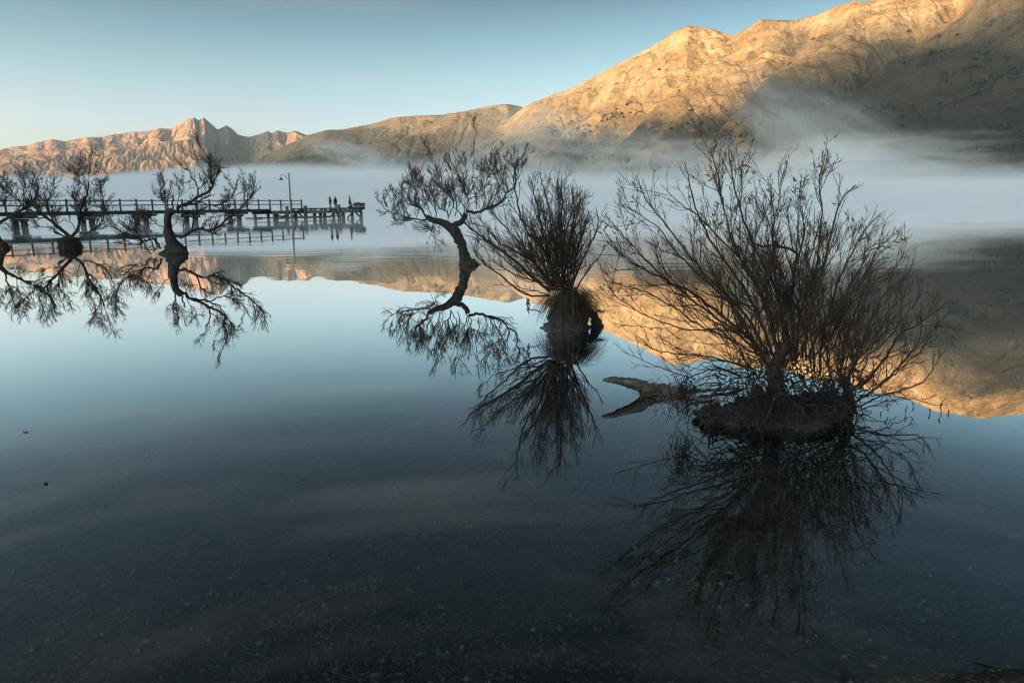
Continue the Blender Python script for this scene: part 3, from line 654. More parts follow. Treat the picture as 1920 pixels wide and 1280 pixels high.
# ---- the big willow bush in front (right)
rng = np.random.default_rng(101)
base1 = ground(1470, 800); d1 = float(np.dot(base1 - EYE, fwd)) + 0.15
WILLOW = 'willows standing in the lake'
t1 = empty('willow_bush', (base1[0], base1[1], 0), 'largest willow bush, rooted in an earthy mound in the nearest water, many thin stems', 'willow', WILLOW)
c4 = crop(1100, 240, 2.0639); px4 = d1 / F / 2.0639
stems = [
 ([(690, 900), (640, 820), (540, 740), (440, 660), (330, 600), (230, 550), (150, 500), (90, 430)], 16, 3, -.5),
 ([(680, 890), (560, 820), (430, 760), (330, 690), (240, 640), (150, 610), (80, 590)], 11, 2.5, .4),
 ([(660, 860), (560, 770), (480, 720), (380, 640), (300, 580), (210, 490), (130, 400), (70, 330)], 12, 3, .1),
 ([(700, 880), (640, 760), (560, 660), (470, 580), (390, 480), (310, 380), (240, 290), (200, 210)], 15, 2.5, .5),
 ([(720, 880), (680, 760), (620, 640), (540, 520), (470, 420), (430, 330), (400, 230), (380, 130)], 15, 2.5, -.4),
 ([(740, 880), (720, 760), (680, 640), (610, 540), (560, 430), (530, 310), (510, 200), (480, 80)], 15, 2.5, .2),
 ([(770, 890), (760, 740), (740, 640), (690, 540), (640, 430), (600, 330), (570, 220), (550, 70)], 16, 2.5, -.2),
 ([(800, 900), (800, 780), (790, 680), (800, 600), (810, 500), (790, 470), (720, 455), (640, 455)], 18, 7, -.25),
 ([(810, 890), (820, 760), (850, 640), (890, 540), (900, 430), (910, 330), (900, 220), (910, 150)], 15, 2.5, .3),
 ([(830, 890), (860, 740), (900, 600), (930, 480), (960, 360), (990, 270), (1040, 220)], 13, 2.5, -.4),
 ([(900, 960), (910, 830), (940, 700), (980, 580), (1030, 480), (1080, 390), (1110, 350)], 13, 2.5, .45),
 ([(980, 1000), (990, 880), (1000, 760), (1010, 640), (1060, 540), (1120, 460), (1190, 470)], 14, 2.5, .1),
 ([(1000, 1010), (1040, 900), (1080, 800), (1120, 690), (1180, 620), (1250, 560)], 14, 2.5, -.3),
 ([(1020, 1020), (1100, 960), (1160, 880), (1210, 800), (1280, 760), (1360, 700), (1400, 665)], 14, 2.5, .2),
 ([(1040, 1060), (1130, 1000), (1200, 930), (1260, 860), (1295, 790), (1290, 720)], 11, 2.5, -.2),
 ([(1050, 1080), (1130, 1040), (1230, 1010), (1300, 980), (1350, 920), (1370, 870)], 9, 2, .3),
 ([(1060, 1090), (1180, 1050), (1260, 1050), (1340, 1070), (1395, 1070)], 6, 1.6, -.1),
 ([(640, 930), (540, 900), (430, 880), (330, 870), (250, 850), (190, 800)], 9, 2, -.3),
 ([(600, 960), (500, 930), (400, 960), (300, 930), (220, 900), (130, 860)], 8, 1.8, .1),
 ([(850, 900), (840, 760), (790, 640), (740, 520), (720, 400), (745, 280), (740, 160)], 10, 2, .1),
 ([(700, 880), (600, 800), (500, 780), (390, 780), (260, 740), (150, 680), (80, 610)], 9, 2, -.5),
 ([(860, 890), (900, 780), (960, 700), (1040, 620), (1090, 540), (1140, 440)], 12, 2.5, -.3),
 ([(740, 880), (700, 720), (640, 560), (560, 470), (480, 390), (420, 330), (370, 300), (290, 220)], 12, 2.5, .5),
 ([(660, 880), (600, 740), (520, 640), (420, 560), (340, 470), (270, 380), (150, 300)], 12, 2.5, -.2),
 ([(1010, 1020), (1030, 900), (1020, 780), (1060, 660), (1080, 560), (1150, 500)], 11, 2.5, .5),
 ([(960, 1000), (930, 880), (960, 780), (1010, 700), (1100, 620), (1180, 560), (1230, 480)], 11, 2.5, .2),
 ([(790, 880), (770, 760), (700, 660), (660, 560), (650, 430), (690, 330), (690, 240)], 11, 2.5, .6),
 ([(880, 940), (870, 800), (830, 660), (820, 520), (840, 400), (830, 300)], 11, 2.5, -.5),
 ([(1040, 1070), (1100, 1100), (1060, 1110), (1010, 1130)], 6, 2, -.1),
 ([(760, 980), (720, 1000), (800, 1060), (870, 1140), (900, 1160)], 5, 1.5, -.45),
]
limbs1 = []
for pts, a, b, dz in stems:
    limbs1.append((limb3d(pts, c4, d1, d1 + dz * 1.15, rng, 0.004), a * px4 * .42, b * px4 * .5, 1.0))
for k in range(44):                                   # thinner stems filling the crown all round the mound
    bx = rng.uniform(650, 880) if rng.uniform() < .68 else rng.uniform(900, 1060); by = rng.uniform(900, 1060)
    th = rng.uniform(-1.12, 1.15) if k % 3 else rng.uniform(-.6, .9); L = rng.uniform(380, 760) * (1 - .28 * abs(th)); bend = rng.uniform(-.25, .25)
    if bx > 900: th = rng.uniform(-.35, 1.35); L *= .80
    pts = [(bx + math.sin(th * (1 - .25 * s)) * L * s, by - math.cos(th * (1 - .25 * s) + bend * s) * L * s) for s in np.linspace(0, 1, 6)]
    limbs1.append((limb3d(pts, c4, d1 + rng.uniform(-.15, .15), d1 + rng.uniform(-.8, .9), rng, 0.006), rng.uniform(3.5, 7) * px4 * .5, 2 * px4 * .5, 0.9))
for k in range(44):
    bx = rng.uniform(560, 1070); by = rng.uniform(930, 1090) - 40 * (abs(bx - 820) < 200); th = rng.normal(0, .8) + (bx - 820) / 420; L = rng.uniform(90, 300); bend = rng.uniform(-.9, .9)
    pts = [(bx + math.sin(th + bend * s * .8) * L * s, by - math.cos(th + bend * s) * L * s * .8) for s in np.linspace(0, 1, 6)]
    limbs1.append((limb3d(pts, c4, d1 + rng.uniform(-.3, .15), d1 + rng.uniform(-.6, .4), rng, 0.008), rng.uniform(3, 8) * px4 * .5, 2 * px4 * .5, .7))
def lenA(a, b, c): return lambda pl, tt, r: a * r.uniform(.45, 1.1, len(tt)) * (1 - b * tt) * np.minimum(pl, c)
build_tree(t1, base1 * [1, 1, 0], limbs1, [
    dict(per=11, ang=(18, 46), len=lenA(.36, .45, 1.5), nseg=6, trop=.45, wig=.09, rmin=.0022, ratio=.6, t=(.12, .97)),
    dict(per=4.6, ang=(20, 48), len=lenA(.55, .4, .5), nseg=4, trop=.35, wig=.08, rmin=.0016, ratio=.7, t=(.15, .98)),
    dict(per=1.2, ang=(20, 50), len=lenA(.6, .3, .2), nseg=3, trop=.3, wig=.10, rmin=.0011, ratio=.8, t=(.2, .95))],
    rng, leafn=.5, leafsize=.05, limbname='stem', leaf_above=1.2)
# mound, stumps and debris
g = Geo()
for x, y, rx, rz in [(1478, 795, 100, 38), (1558, 787, 46, 52), (1430, 780, 54, 58), (1505, 784, 56, 46), (1346, 772, 42, 32), (1388, 786, 58, 34)]:
    q = W(x, y, d1); q[2] = 0.0
    lump_body(g, q + np.array([0, rng.uniform(0, .12), -.02]), np.array([rx, rx * .75, rz]) * d1 / F, rng, amp=.62, fr=2.6, nu_=56, nv_=34)
g.obj('root_mound', SOIL, t1, base1 * [1, 1, 0], True)
for pts, r in [([(740, 1060), (735, 990), (730, 930), (750, 880), (770, 840)], (34, 20)), ([(1020, 1100), (1015, 1040), (1000, 990), (1000, 960)], (20, 12))]:
    P = limb3d(pts, c4, d1, d1, rng, .006); gg = Geo(); tube(gg, P, np.linspace(r[0], r[1], len(P)) * px4, 12, True, .10, rng); gg.obj('stump', BARK, t1, base1 * [1, 1, 0], True)
g = Geo()                                              # exposed roots, matted flood debris and hanging strands
for k in range(420):
    s = W(rng.uniform(1330, 1615), rng.uniform(690, 800), d1 + rng.uniform(-.42, .1)); n = 6
    P = [s]
    d = np.array([rng.normal(0, 1), rng.normal(-.3, .6), rng.normal(-.1, .4)]); d /= np.linalg.norm(d)
    for i in range(n):
        d = d + rng.normal(0, .45, 3) + [0, 0, -.12]; d /= np.linalg.norm(d); P.append(P[-1] + d * rng.uniform(.02, .06))
    tube(g, P, np.linspace(rng.uniform(.002, .007), .001, n + 1), 4, False)
for k in range(85):
    s = W(1283 + rng.normal(0, 12), rng.uniform(700, 770), d1 - .2 + rng.normal(0, .05)); P = [s]
    for i in range(6): P.append(P[-1] + np.array([rng.normal(0, .018), rng.normal(0, .018), -rng.uniform(.0, .04)]))
    P = [p for p in P if p[2] > -.02]
    if len(P) > 2: tube(g, P, np.linspace(.0035, .001, len(P)), 4, False)
g.obj('root_tangle', SOIL, t1, base1 * [1, 1, 0], False, 'stuff')
for x, y0, y1 in [(1652, 770, 815), (1712, 752, 770), (1766, 755, 788), (1743, 765, 816), (1778, 768, 820), (1664, 755, 770), (1700, 760, 775), (1610, 800, 840)]:
    gg = Geo(); P = np.array([W(x + rng.normal(0, 1.5) - (y - y0) * .05, y, d1 + .1) for y in np.linspace(y0, y1, 8)]); tube(gg, P, rng.uniform(.002, .006, 8), 4, True); gg.obj('hanging_debris', TWIG, t1, base1 * [1, 1, 0])

# ---- driftwood log caught against its mound
rng = np.random.default_rng(55)
lb = ground(1240, 745)
dlog = float(np.dot(lb - EYE, fwd)) + .02
log = empty('driftwood_log', (lb[0], lb[1], 0), 'grey broken driftwood log lying in the water left of the largest bush', 'driftwood')
g = Geo(); P = limb3d([(1130, 711), (1160, 714), (1190, 720), (1215, 731), (1240, 737), (1275, 744), (1310, 750), (1350, 757)], W, dlog - .05, dlog + .25, rng, .003, 5)
tube(g, P, np.interp(np.linspace(0, 1, len(P)), [0, .05, .25, .45, .6, .8, 1], [.007, .016, .031, .050, .062, .06, .06]) * dlog / 4.4, 18, True, .17, rng); g.obj('trunk', DRIFT, log, lb, True)
g = Geo(); P = limb3d([(1250, 742), (1290, 733), (1330, 731), (1370, 728), (1400, 732)], W, dlog, dlog + .2, rng, .003); tube(g, P, np.linspace(.018, .012, len(P)), 8, True, .08, rng); g.obj('branch', DRIFT, log, lb, True)
g = Geo(); P = limb3d([(1288, 770), (1310, 780), (1335, 793), (1360, 800)], W, dlog - .1, dlog - .1, rng, .002); P[:, 2] = np.linspace(.03, -.01, len(P)); tube(g, P, np.linspace(.010, .014, len(P)), 8, True, .06, rng); g.obj('branch', DRIFT, log, lb, True)
g = Geo()
for k in range(110):
    s = W(rng.normal(1262, 22), rng.normal(738, 10), dlog + rng.uniform(-.12, .1)); P = [s]; d = rng.normal(0, 1, 3) * [1, .6, .5]; d /= np.linalg.norm(d)
    for i in range(5):
        d = d + rng.normal(0, .5, 3); d /= np.linalg.norm(d); P.append(P[-1] + d * rng.uniform(.012, .035))
    tube(g, P, np.linspace(.003, .0012, 6), 4, False)
g.obj('debris_mat', DRIFT, log, lb, False, 'stuff')

# ---- second bush, with a grass tuft
rng = np.random.default_rng(202)
base2 = ground(1060, 616); d2 = float(np.dot(base2 - EYE, fwd)) + .1
t2 = empty('willow_bush', (base2[0], base2[1], 0), 'middle willow bush growing from a grey stump with a skirt of dry grass', 'willow', WILLOW)
c3 = crop(660, 220, 2.6674); px3 = d2 / F / 2.6674
stems = [
 ([(990, 870), (900, 800), (820, 720), (720, 650), (640, 590), (575, 540), (550, 490), (500, 440)], 17, 3, .2), ([(985, 895), (900, 890), (830, 860), (740, 790), (650, 720), (610, 660), (620, 610)], 11, 3, -.4),
 ([(1000, 860), (950, 780), (900, 700), (850, 640), (780, 560), (700, 480), (670, 430)], 13, 3, .5), ([(1010, 850), (960, 740), (930, 640), (880, 570), (840, 480), (820, 380), (810, 300), (830, 200)], 15, 3, -.3),
 ([(1020, 850), (990, 720), (960, 600), (930, 480), (910, 380), (890, 300)], 13, 3, .1), ([(1040, 850), (1020, 700), (1000, 560), (980, 430), (950, 330), (940, 270)], 13, 3, .5), ([(1060, 850), (1050, 700), (1040, 560), (1050, 430), (1030, 310)], 12, 3, -.5),
 ([(1080, 850), (1080, 700), (1100, 560), (1110, 430), (1090, 330)], 12, 3, .2), ([(1100, 850), (1120, 700), (1160, 560), (1190, 470)], 11, 3, .5), ([(1120, 860), (1170, 780), (1230, 700), (1270, 640)], 9, 3, -.1),
 ([(1100, 850), (1140, 740), (1200, 620), (1230, 540), (1220, 450)], 10, 3, -.4), ([(1000, 860), (920, 820), (830, 790), (740, 740), (690, 700), (660, 640)], 9, 3, .5), ([(1030, 850), (1000, 740), (940, 620), (860, 520), (790, 440)], 12, 3, -.5),
 ([(1000, 850), (930, 740), (850, 690), (760, 640), (680, 560), (590, 520)], 10, 3, -.2), ([(1050, 850), (1070, 740), (1060, 620), (1090, 500), (1150, 400)], 10, 3, .3), ([(995, 890), (930, 870), (880, 860), (800, 840), (700, 840)], 6, 2, -.3)]
limbs2 = [(limb3d(p, c3, d2, d2 + dz * 1.6, rng, .006), a * px3 * .5, b * px3 * .5, 1.0) for p, a, b, dz in stems]
for k in range(44):
    bx = rng.uniform(1000, 1110); th = rng.uniform(-1.30, .50); L = rng.uniform(300, 580) * (1 - .05 * abs(th)); bend = rng.uniform(-.25, .25)
    pts = [(bx + math.sin(th * (1 - .25 * s)) * L * s, 865 - math.cos(th * (1 - .25 * s) + bend * s) * L * s) for s in np.linspace(0, 1, 6)]
    limbs2.append((limb3d(pts, c3, d2 + rng.uniform(-.15, .15), d2 + rng.uniform(-.9, 1.0), rng, .008), rng.uniform(4, 8) * px3 * .5, 2.4 * px3 * .5, .9))
build_tree(t2, base2 * [1, 1, 0], limbs2, [
    dict(per=12, ang=(16, 42), len=lenA(.34, .45, 1.6), nseg=6, trop=.5, wig=.10, rmin=.0030, t=(.15, .97)),
    dict(per=4.6, ang=(18, 46), len=lenA(.55, .4, .6), nseg=4, trop=.45, wig=.12, rmin=.0024, ratio=.7, t=(.15, .98)),
    dict(per=.9, ang=(20, 50), len=lenA(.6, .3, .3), nseg=3, trop=.4, wig=.10, rmin=.0018, ratio=.8, t=(.2, .95))],
    rng, leafn=.45, leafsize=.045, limbname='stem', leaf_above=1.45)
c6 = crop(980, 480, 7.111)
STUMPM = surface_mat('grey_stump', (0.015, 0.013, 0.011), (0.045, 0.04, 0.034), (0.12, 0.11, 0.095), 9, 0.9, (1, 1, .5), 1.0, 0.03)
g = Geo(); q = c6(600, 780, d2); q[2] = .09
lump_body(g, q, np.array([285, 260, 215]) / 7.111 / F * d2, rng, 34, 22, .35, 1.7)
q = c6(560, 930, d2); q[2] = -.05
lump_body(g, q, np.array([365, 300, 135]) / 7.111 / F * d2, rng, 40, 22, .35, 2.0)
g.obj('stump', STUMPM, t2, base2 * [1, 1, 0], True)
g = Geo(); P = limb3d([(830, 720), (900, 740), (950, 790), (975, 860), (1000, 960)], c6, d2 + .05, d2 + .05, rng, .004); tube(g, P, np.array([34, 36, 40, 44, 50, 52, 52, 54, 56, 58, 60, 64, 68, 74, 82, 90, 96])[:len(P)] / 7.111 / F * d2, 10, True, .10, rng); g.obj('root', SOIL, t2, base2 * [1, 1, 0], True)
g = Geo(); ctr = c6(640, 520, d2)
for k in range(900):
    a = rng.uniform(0, 2 * math.pi); rr = rng.uniform(.02, .16); s = ctr + np.array([math.cos(a) * rr * 1.35, math.sin(a) * rr * 1.1, rng.uniform(-.10, .07)])
    od = np.array([math.cos(a) * rng.uniform(.4, 1), math.sin(a) * rng.uniform(.4, 1), rng.uniform(.1, 1.0)]); P = [s]; d = od / np.linalg.norm(od); L = rng.uniform(.18, .58)
    for i in range(5):
        d = d + np.array([0, 0, -.55]) + rng.normal(0, .07, 3); d /= np.linalg.norm(d); P.append(P[-1] + d * L / 5)
    P = np.array(P); w = np.array([-math.sin(a), math.cos(a), 0]) * rng.uniform(.003, .0055)
    ww = np.array([1, 1, .9, .75, .5, .1])[:, None] * w
    g.add(np.vstack([P - ww, P + ww]), [[i, i + 1, i + 7, i + 6] for i in range(5)])
for k in range(60):
    s = c6(1000 + rng.normal(0, 30), 730 + rng.normal(0, 10), d2 + .05); a = rng.uniform(0, 6.28); P = [s]; d = np.array([math.cos(a) + .5, math.sin(a), rng.uniform(-.4, .5)])
    for i in range(5):
        d = d / np.linalg.norm(d) + np.array([0, 0, -.1]) + rng.normal(0, .1, 3); d /= np.linalg.norm(d); P.append(P[-1] + d * .022)
    P = np.array(P); ww = np.array([1, 1, .9, .75, .5, .1])[:, None] * np.array([0, 0, .002]); g.add(np.vstack([P - ww, P + ww]), [[i, i + 1, i + 7, i + 6] for i in range(5)])
g.obj('grass_tuft', GRASS, t2, base2 * [1, 1, 0], False, 'stuff')
g = Geo(); tube(g, limb3d([(240, 755), (190, 725), (140, 715), (95, 715), (70, 690)], c6, d2 - .1, d2 - .1, rng), np.linspace(.008, .004, 17), 5); tube(g, limb3d([(165, 715), (158, 680), (165, 655)], c6, d2 - .1, d2 - .1, rng), np.linspace(.003, .002, 9), 4); dbr = g.obj('dead_branch', TWIG, t2, base2 * [1, 1, 0])
g = Geo(); ll = c6(62, 700, d2 - .1)
for k in range(7):
    leaves(g, np.array([ll + rng.normal(0, .012, 3)]), np.array([[rng.normal(0, .2), rng.normal(0, .3), -1]]), rng, 3, .10, .25)
g.obj('dead_leaf', surface_mat('brown_leaf', (.06, .03, .015), (.11, .055, .028), (.16, .09, .045), 20), dbr, base2 * [1, 1, 0])

# ---- leaning willow behind the middle bush
rng = np.random.default_rng(303)
base3 = ground(878, 498); d3 = float(np.dot(base3 - EYE, fwd)) + .15
t3 = empty('willow_tree', (base3[0], base3[1], 0), 'leaning willow tree with a bent trunk and wide spreading crown, behind the middle bush', 'willow', WILLOW)
c8 = crop(800, 380, 8.0); c3c = crop(700, 240, 6.4); p8 = d3 / F / 8; p3 = d3 / F / 6.4
def trunk(root, base, P, R, K=12, name='trunk', mat=None, lump=.09):
    g = Geo(); R = np.interp(np.linspace(0, 1, len(P)), np.linspace(0, 1, len(R)), R); tube(g, P, R, K, True, lump, rng); return g.obj(name, mat or BARK, root, base * [1, 1, 0], True)
P = limb3d([(620, 1010), (610, 940), (575, 850), (550, 730), (530, 620), (450, 480), (400, 400), (310, 330), (200, 290), (60, 250), (0, 200)], c8, d3, d3 - .2, rng, .008)
trunk(t3, base3, P, np.array([210, 160, 92, 68, 66, 80, 74, 58, 48, 42, 34]) * p8)
P = limb3d([(400, 420), (430, 330), (520, 290), (590, 170)], c8, d3 - .05, d3 + .1, rng, .006); trunk(t3, base3, P, np.array([60, 50, 40, 34]) * p8, 10, 'limb')
stems = [
 ([(1110, 1000), (1250, 1010), (1420, 940), (1530, 900), (1600, 790), (1690, 700), (1710, 600), (1710, 480), (1760, 380), (1830, 290)], 34, 5, .5, c3c), ([(640, 1080), (560, 960), (460, 920), (430, 850), (405, 790)], 26, 9, -.4, c3c),
 ([(640, 1100), (430, 1080), (300, 1040), (180, 990), (90, 900), (40, 840)], 18, 4, .3, c3c), ([(620, 1110), (540, 1130), (430, 1090), (330, 1140), (240, 1080)], 10, 3, -.6, c3c), ([(560, 950), (500, 850), (460, 790)], 12, 6, -.2, c3c),
 ([(690, 1070), (660, 950), (620, 850), (570, 700), (500, 560), (470, 540)], 12, 4, .7, c3c), ([(900, 1080), (880, 1000), (800, 960), (740, 860), (690, 780), (650, 640)], 17, 4, -.6, c3c),
 ([(900, 1060), (970, 900), (880, 760), (790, 700), (770, 540), (740, 430), (690, 300), (640, 220)], 12, 4, .4, c3c), ([(1080, 1060), (1090, 980), (1050, 880), (960, 760), (940, 650), (960, 500), (900, 330)], 15, 4, -.3, c3c),
 ([(1110, 980), (1150, 900), (1100, 760), (1060, 640), (1110, 470), (1080, 400)], 12, 4, .6, c3c), ([(1110, 960), (1140, 860), (1220, 830), (1300, 700), (1330, 560), (1290, 430)], 11, 4, -.5, c3c),
 ([(1240, 970), (1235, 850), (1200, 700), (1195, 500), (1205, 300), (1215, 150), (1228, 90), (1275, 5)], 13, 4, .1, c3c, .35), ([(1400, 950), (1460, 830), (1520, 720), (1540, 600), (1500, 500), (1440, 440)], 14, 4, -.4, c3c),
 ([(1560, 760), (1480, 620), (1430, 520), (1450, 430)], 9, 4, .5, c3c), ([(1330, 990), (1340, 850), (1330, 750), (1360, 600), (1400, 420), (1470, 320)], 11, 4, .6, c3c), ([(980, 1060), (1000, 930), (940, 830), (840, 730), (820, 560), (830, 400)], 12, 4, .1, c3c),
 ([(760, 1090), (740, 980), (700, 900), (620, 760), (560, 640)], 12, 4, -.3, c3c), ([(560, 960), (540, 860), (500, 740), (480, 660), (520, 560)], 9, 4, .4, c3c), ([(430, 1080), (360, 960), (330, 850), (340, 700)], 9, 4, -.4, c3c), ([(300, 1040), (240, 940), (250, 840), (220, 740)], 8, 4, .3, c3c), ([(180, 990), (140, 900), (160, 800)], 6, 3, -.2, c3c),
 ([(1620, 780), (1570, 640), (1560, 520), (1540, 440)], 9, 4, -.3, c3c), ([(830, 1120), (700, 1200), (720, 1290), (790, 1300)], 5, 2.5, -.5, c3c), ([(1710, 500), (1640, 420), (1580, 320)], 8, 4, .2, c3c), ([(1715, 560), (1770, 460), (1850, 330)], 8, 4, -.2, c3c)]
limbs3 = [(limb3d(s[0], s[4], d3, d3 + s[3] * 3.0, rng, .014), s[1] * p3 * .5, s[2] * p3 * .5, s[5] if len(s) > 5 else 1.0) for s in stems]
build_tree(t3, base3 * [1, 1, 0], limbs3, [
    dict(per=17, ang=(22, 55), len=lenA(.42, .35, 1.6), nseg=6, trop=.75, wig=.09, rmin=.0062, t=(.12, .98)),
    dict(per=6.0, ang=(20, 48), len=lenA(.6, .4, .7), nseg=4, trop=.5, wig=.09, rmin=.0050, ratio=.7, t=(.12, .98)),
    dict(per=1.6, ang=(22, 55), len=lenA(.6, .3, .4), nseg=3, trop=.5, wig=.12, rmin=.0042, ratio=.8, t=(.2, .95))],
    rng, leafn=.40, leafsize=.085, leaf_above=1.9)
g = Geo(); q = base3.copy(); q[2] = 0; lump_body(g, q + [0, .1, 0], np.array([.26, .24, .09]) * 1.0, rng, 30, 18, .5, 2.0); g.obj('root_flare', BARK, t3, base3 * [1, 1, 0], True)

# ---- gnarled willow on the left, the one with the forked limbs
rng = np.random.default_rng(404)
base4 = ground(322, 476); d4 = float(np.dot(base4 - EYE, fwd)) + .2
t4 = empty('willow_tree', (base4[0], base4[1], 0), 'bare gnarled willow with low spreading forked limbs, right one of the left group', 'willow', WILLOW)
ca = crop(180, 260, 5.334); pa = d4 / F / 5.334
P = limb3d([(790, 1180), (780, 1110), (760, 1040), (725, 930), (712, 820), (735, 745), (780, 715)], ca, d4, d4, rng, .01); trunk(t4, base4, P, np.array([170, 105, 58, 44, 36, 37, 30]) * pa)
g = Geo(); q = ca(752, 1140, d4); q[2] = 0.0; lump_body(g, q + [0, .1, 0], np.array([120, 100, 44]) * pa, rng, 40, 20, .4, 2.6); lump_body(g, q + [.18, .0, 0], np.array([80, 80, 70]) * pa, rng, 30, 16, .4, 2.6); g.obj('root_flare', BARK, t4, base4 * [1, 1, 0], True)
stems = [
 ([(740, 750), (830, 690), (930, 640), (1000, 590), (1060, 560), (1130, 520), (1170, 470), (1150, 420), (1150, 330), (1140, 260), (1110, 170), (1060, 100), (1000, 20)], 32, 4, -.2), ([(880, 672), (1010, 640), (1080, 600), (1140, 540), (1180, 440), (1210, 370), (1220, 300)], 18, 4, .4),
 ([(1020, 575), (1025, 520), (1000, 450), (950, 380), (930, 310), (880, 280), (840, 240)], 14, 5, -.4), ([(1015, 560), (1030, 500), (1080, 450), (1110, 390), (1130, 310), (1120, 200)], 10, 4, .3), ([(790, 970), (860, 985), (950, 920), (1040, 905), (1140, 920), (1200, 890), (1300, 810), (1380, 760), (1440, 690), (1520, 620), (1570, 540), (1580, 450), (1600, 370)], 30, 4, -.3),
 ([(960, 905), (980, 790), (1010, 740), (1060, 700), (1110, 680)], 16, 5, .3), ([(1000, 645), (1060, 640), (1140, 670), (1230, 665), (1320, 620), (1370, 540), (1400, 480), (1420, 400)], 15, 4, .5), ([(1040, 905), (1070, 860), (1110, 810), (1170, 780), (1210, 740)], 9, 4, .5), ([(1490, 645), (1480, 580), (1500, 460), (1470, 380), (1450, 310)], 9, 4, .2),
 ([(650, 1100), (600, 1020), (560, 1000), (490, 1030), (430, 1000), (330, 960), (220, 910), (150, 870), (90, 790)], 22, 4, -.4), ([(480, 1040), (400, 1060), (300, 1020), (290, 990), (330, 960)], 9, 3, -.5), ([(480, 1040), (500, 1090), (550, 1150)], 14, 10, -.3), ([(600, 1110), (560, 1050), (545, 1000)], 12, 8, -.2),
 ([(220, 910), (190, 850), (130, 780), (100, 720), (80, 650), (50, 560), (30, 500)], 10, 4, .3), ([(540, 1005), (500, 930), (450, 860), (430, 790), (360, 760)], 10, 4, .4), ([(720, 750), (690, 660), (650, 600), (660, 500), (690, 440), (640, 350)], 14, 4, .3), ([(700, 740), (700, 620), (720, 560), (745, 470)], 10, 4, -.4), ([(765, 720), (770, 650), (775, 570)], 16, 15, .1, .2),
 ([(800, 700), (850, 560), (870, 470), (850, 400)], 8, 4, .5), ([(670, 890), (600, 850), (540, 790), (480, 750)], 8, 4, -.4), ([(750, 910), (790, 850), (830, 790), (880, 760)], 6, 3, .4), ([(870, 945), (880, 860), (920, 800)], 6, 3, -.3), ([(1150, 420), (1180, 360), (1200, 280), (1190, 200)], 9, 4, .4), ([(1140, 260), (1090, 200), (1000, 210), (980, 130)], 8, 4, -.2), ([(430, 1000), (400, 930), (330, 880), (350, 800)], 8, 4, .3), ([(330, 960), (270, 860), (260, 780)], 7, 4, -.3), ([(1300, 810), (1290, 720), (1330, 640), (1310, 560)], 7, 4, .4), ([(1380, 530), (1340, 440), (1300, 380)], 7, 4, -.3)]
limbs4 = [(limb3d(s[0], ca, d4, d4 + s[3] * 3.0, rng, .02), s[1] * pa * .5, s[2] * pa * .5, s[4] if len(s) > 4 else 1.0) for s in stems]
build_tree(t4, base4 * [1, 1, 0], limbs4, [
    dict(per=17, ang=(20, 55), len=lenA(.38, .3, 1.8), nseg=6, trop=.7, wig=.09, rmin=.0066, t=(.2, .98)),
    dict(per=5.6, ang=(20, 50), len=lenA(.6, .4, .8), nseg=4, trop=.4, wig=.10, rmin=.0055, ratio=.65, t=(.12, .98)),
    dict(per=1.5, ang=(22, 55), len=lenA(.6, .3, .45), nseg=3, trop=.4, wig=.15, rmin=.0045, ratio=.8, t=(.2, .95))], rng, K=8, lump=.08)

# ---- willow with a shaggy stump, between the two other left willows
rng = np.random.default_rng(505)
base5 = ground(132, 464); d5 = float(np.dot(base5 - EYE, fwd)) + .3
t5 = empty('willow_tree', (base5[0], base5[1], 0), 'bare willow with a shaggy dark stump and two V shaped main limbs', 'willow', WILLOW)
cb = crop(0, 340, 7.111); cq = crop(0, 280, 8.727); pb = d5 / F / 7.111; pq = d5 / F / 8.727
g = Geo(); q = cb(935, 905, d5); q[2] = -.05; lump_body(g, q, np.array([135, 120, 120]) * pb, rng, 40, 24, .7, 2.6); lump_body(g, q + [-.02, 0, .28], np.array([122, 110, 62]) * pb, rng, 40, 20, .8, 3.0); g.obj('stump', BARK, t5, base5 * [1, 1, 0], True)
g = Geo()
for k in range(260):
    a = rng.uniform(0, 6.28); s = q + np.array([math.cos(a) * 115 * pb, math.sin(a) * 100 * pb, rng.uniform(.05, .42)]); P = [s]; d = np.array([math.cos(a), math.sin(a), rng.uniform(-.2, .6)])
    for i in range(4):
        d = d / np.linalg.norm(d) + [0, 0, -.4] + rng.normal(0, .2, 3); d /= np.linalg.norm(d); P.append(P[-1] + d * rng.uniform(.02, .05))
    tube(g, P, np.linspace(.008, .002, 5), 3, False)
g.obj('root_shag', TWIG, t5, base5 * [1, 1, 0], False, 'stuff')
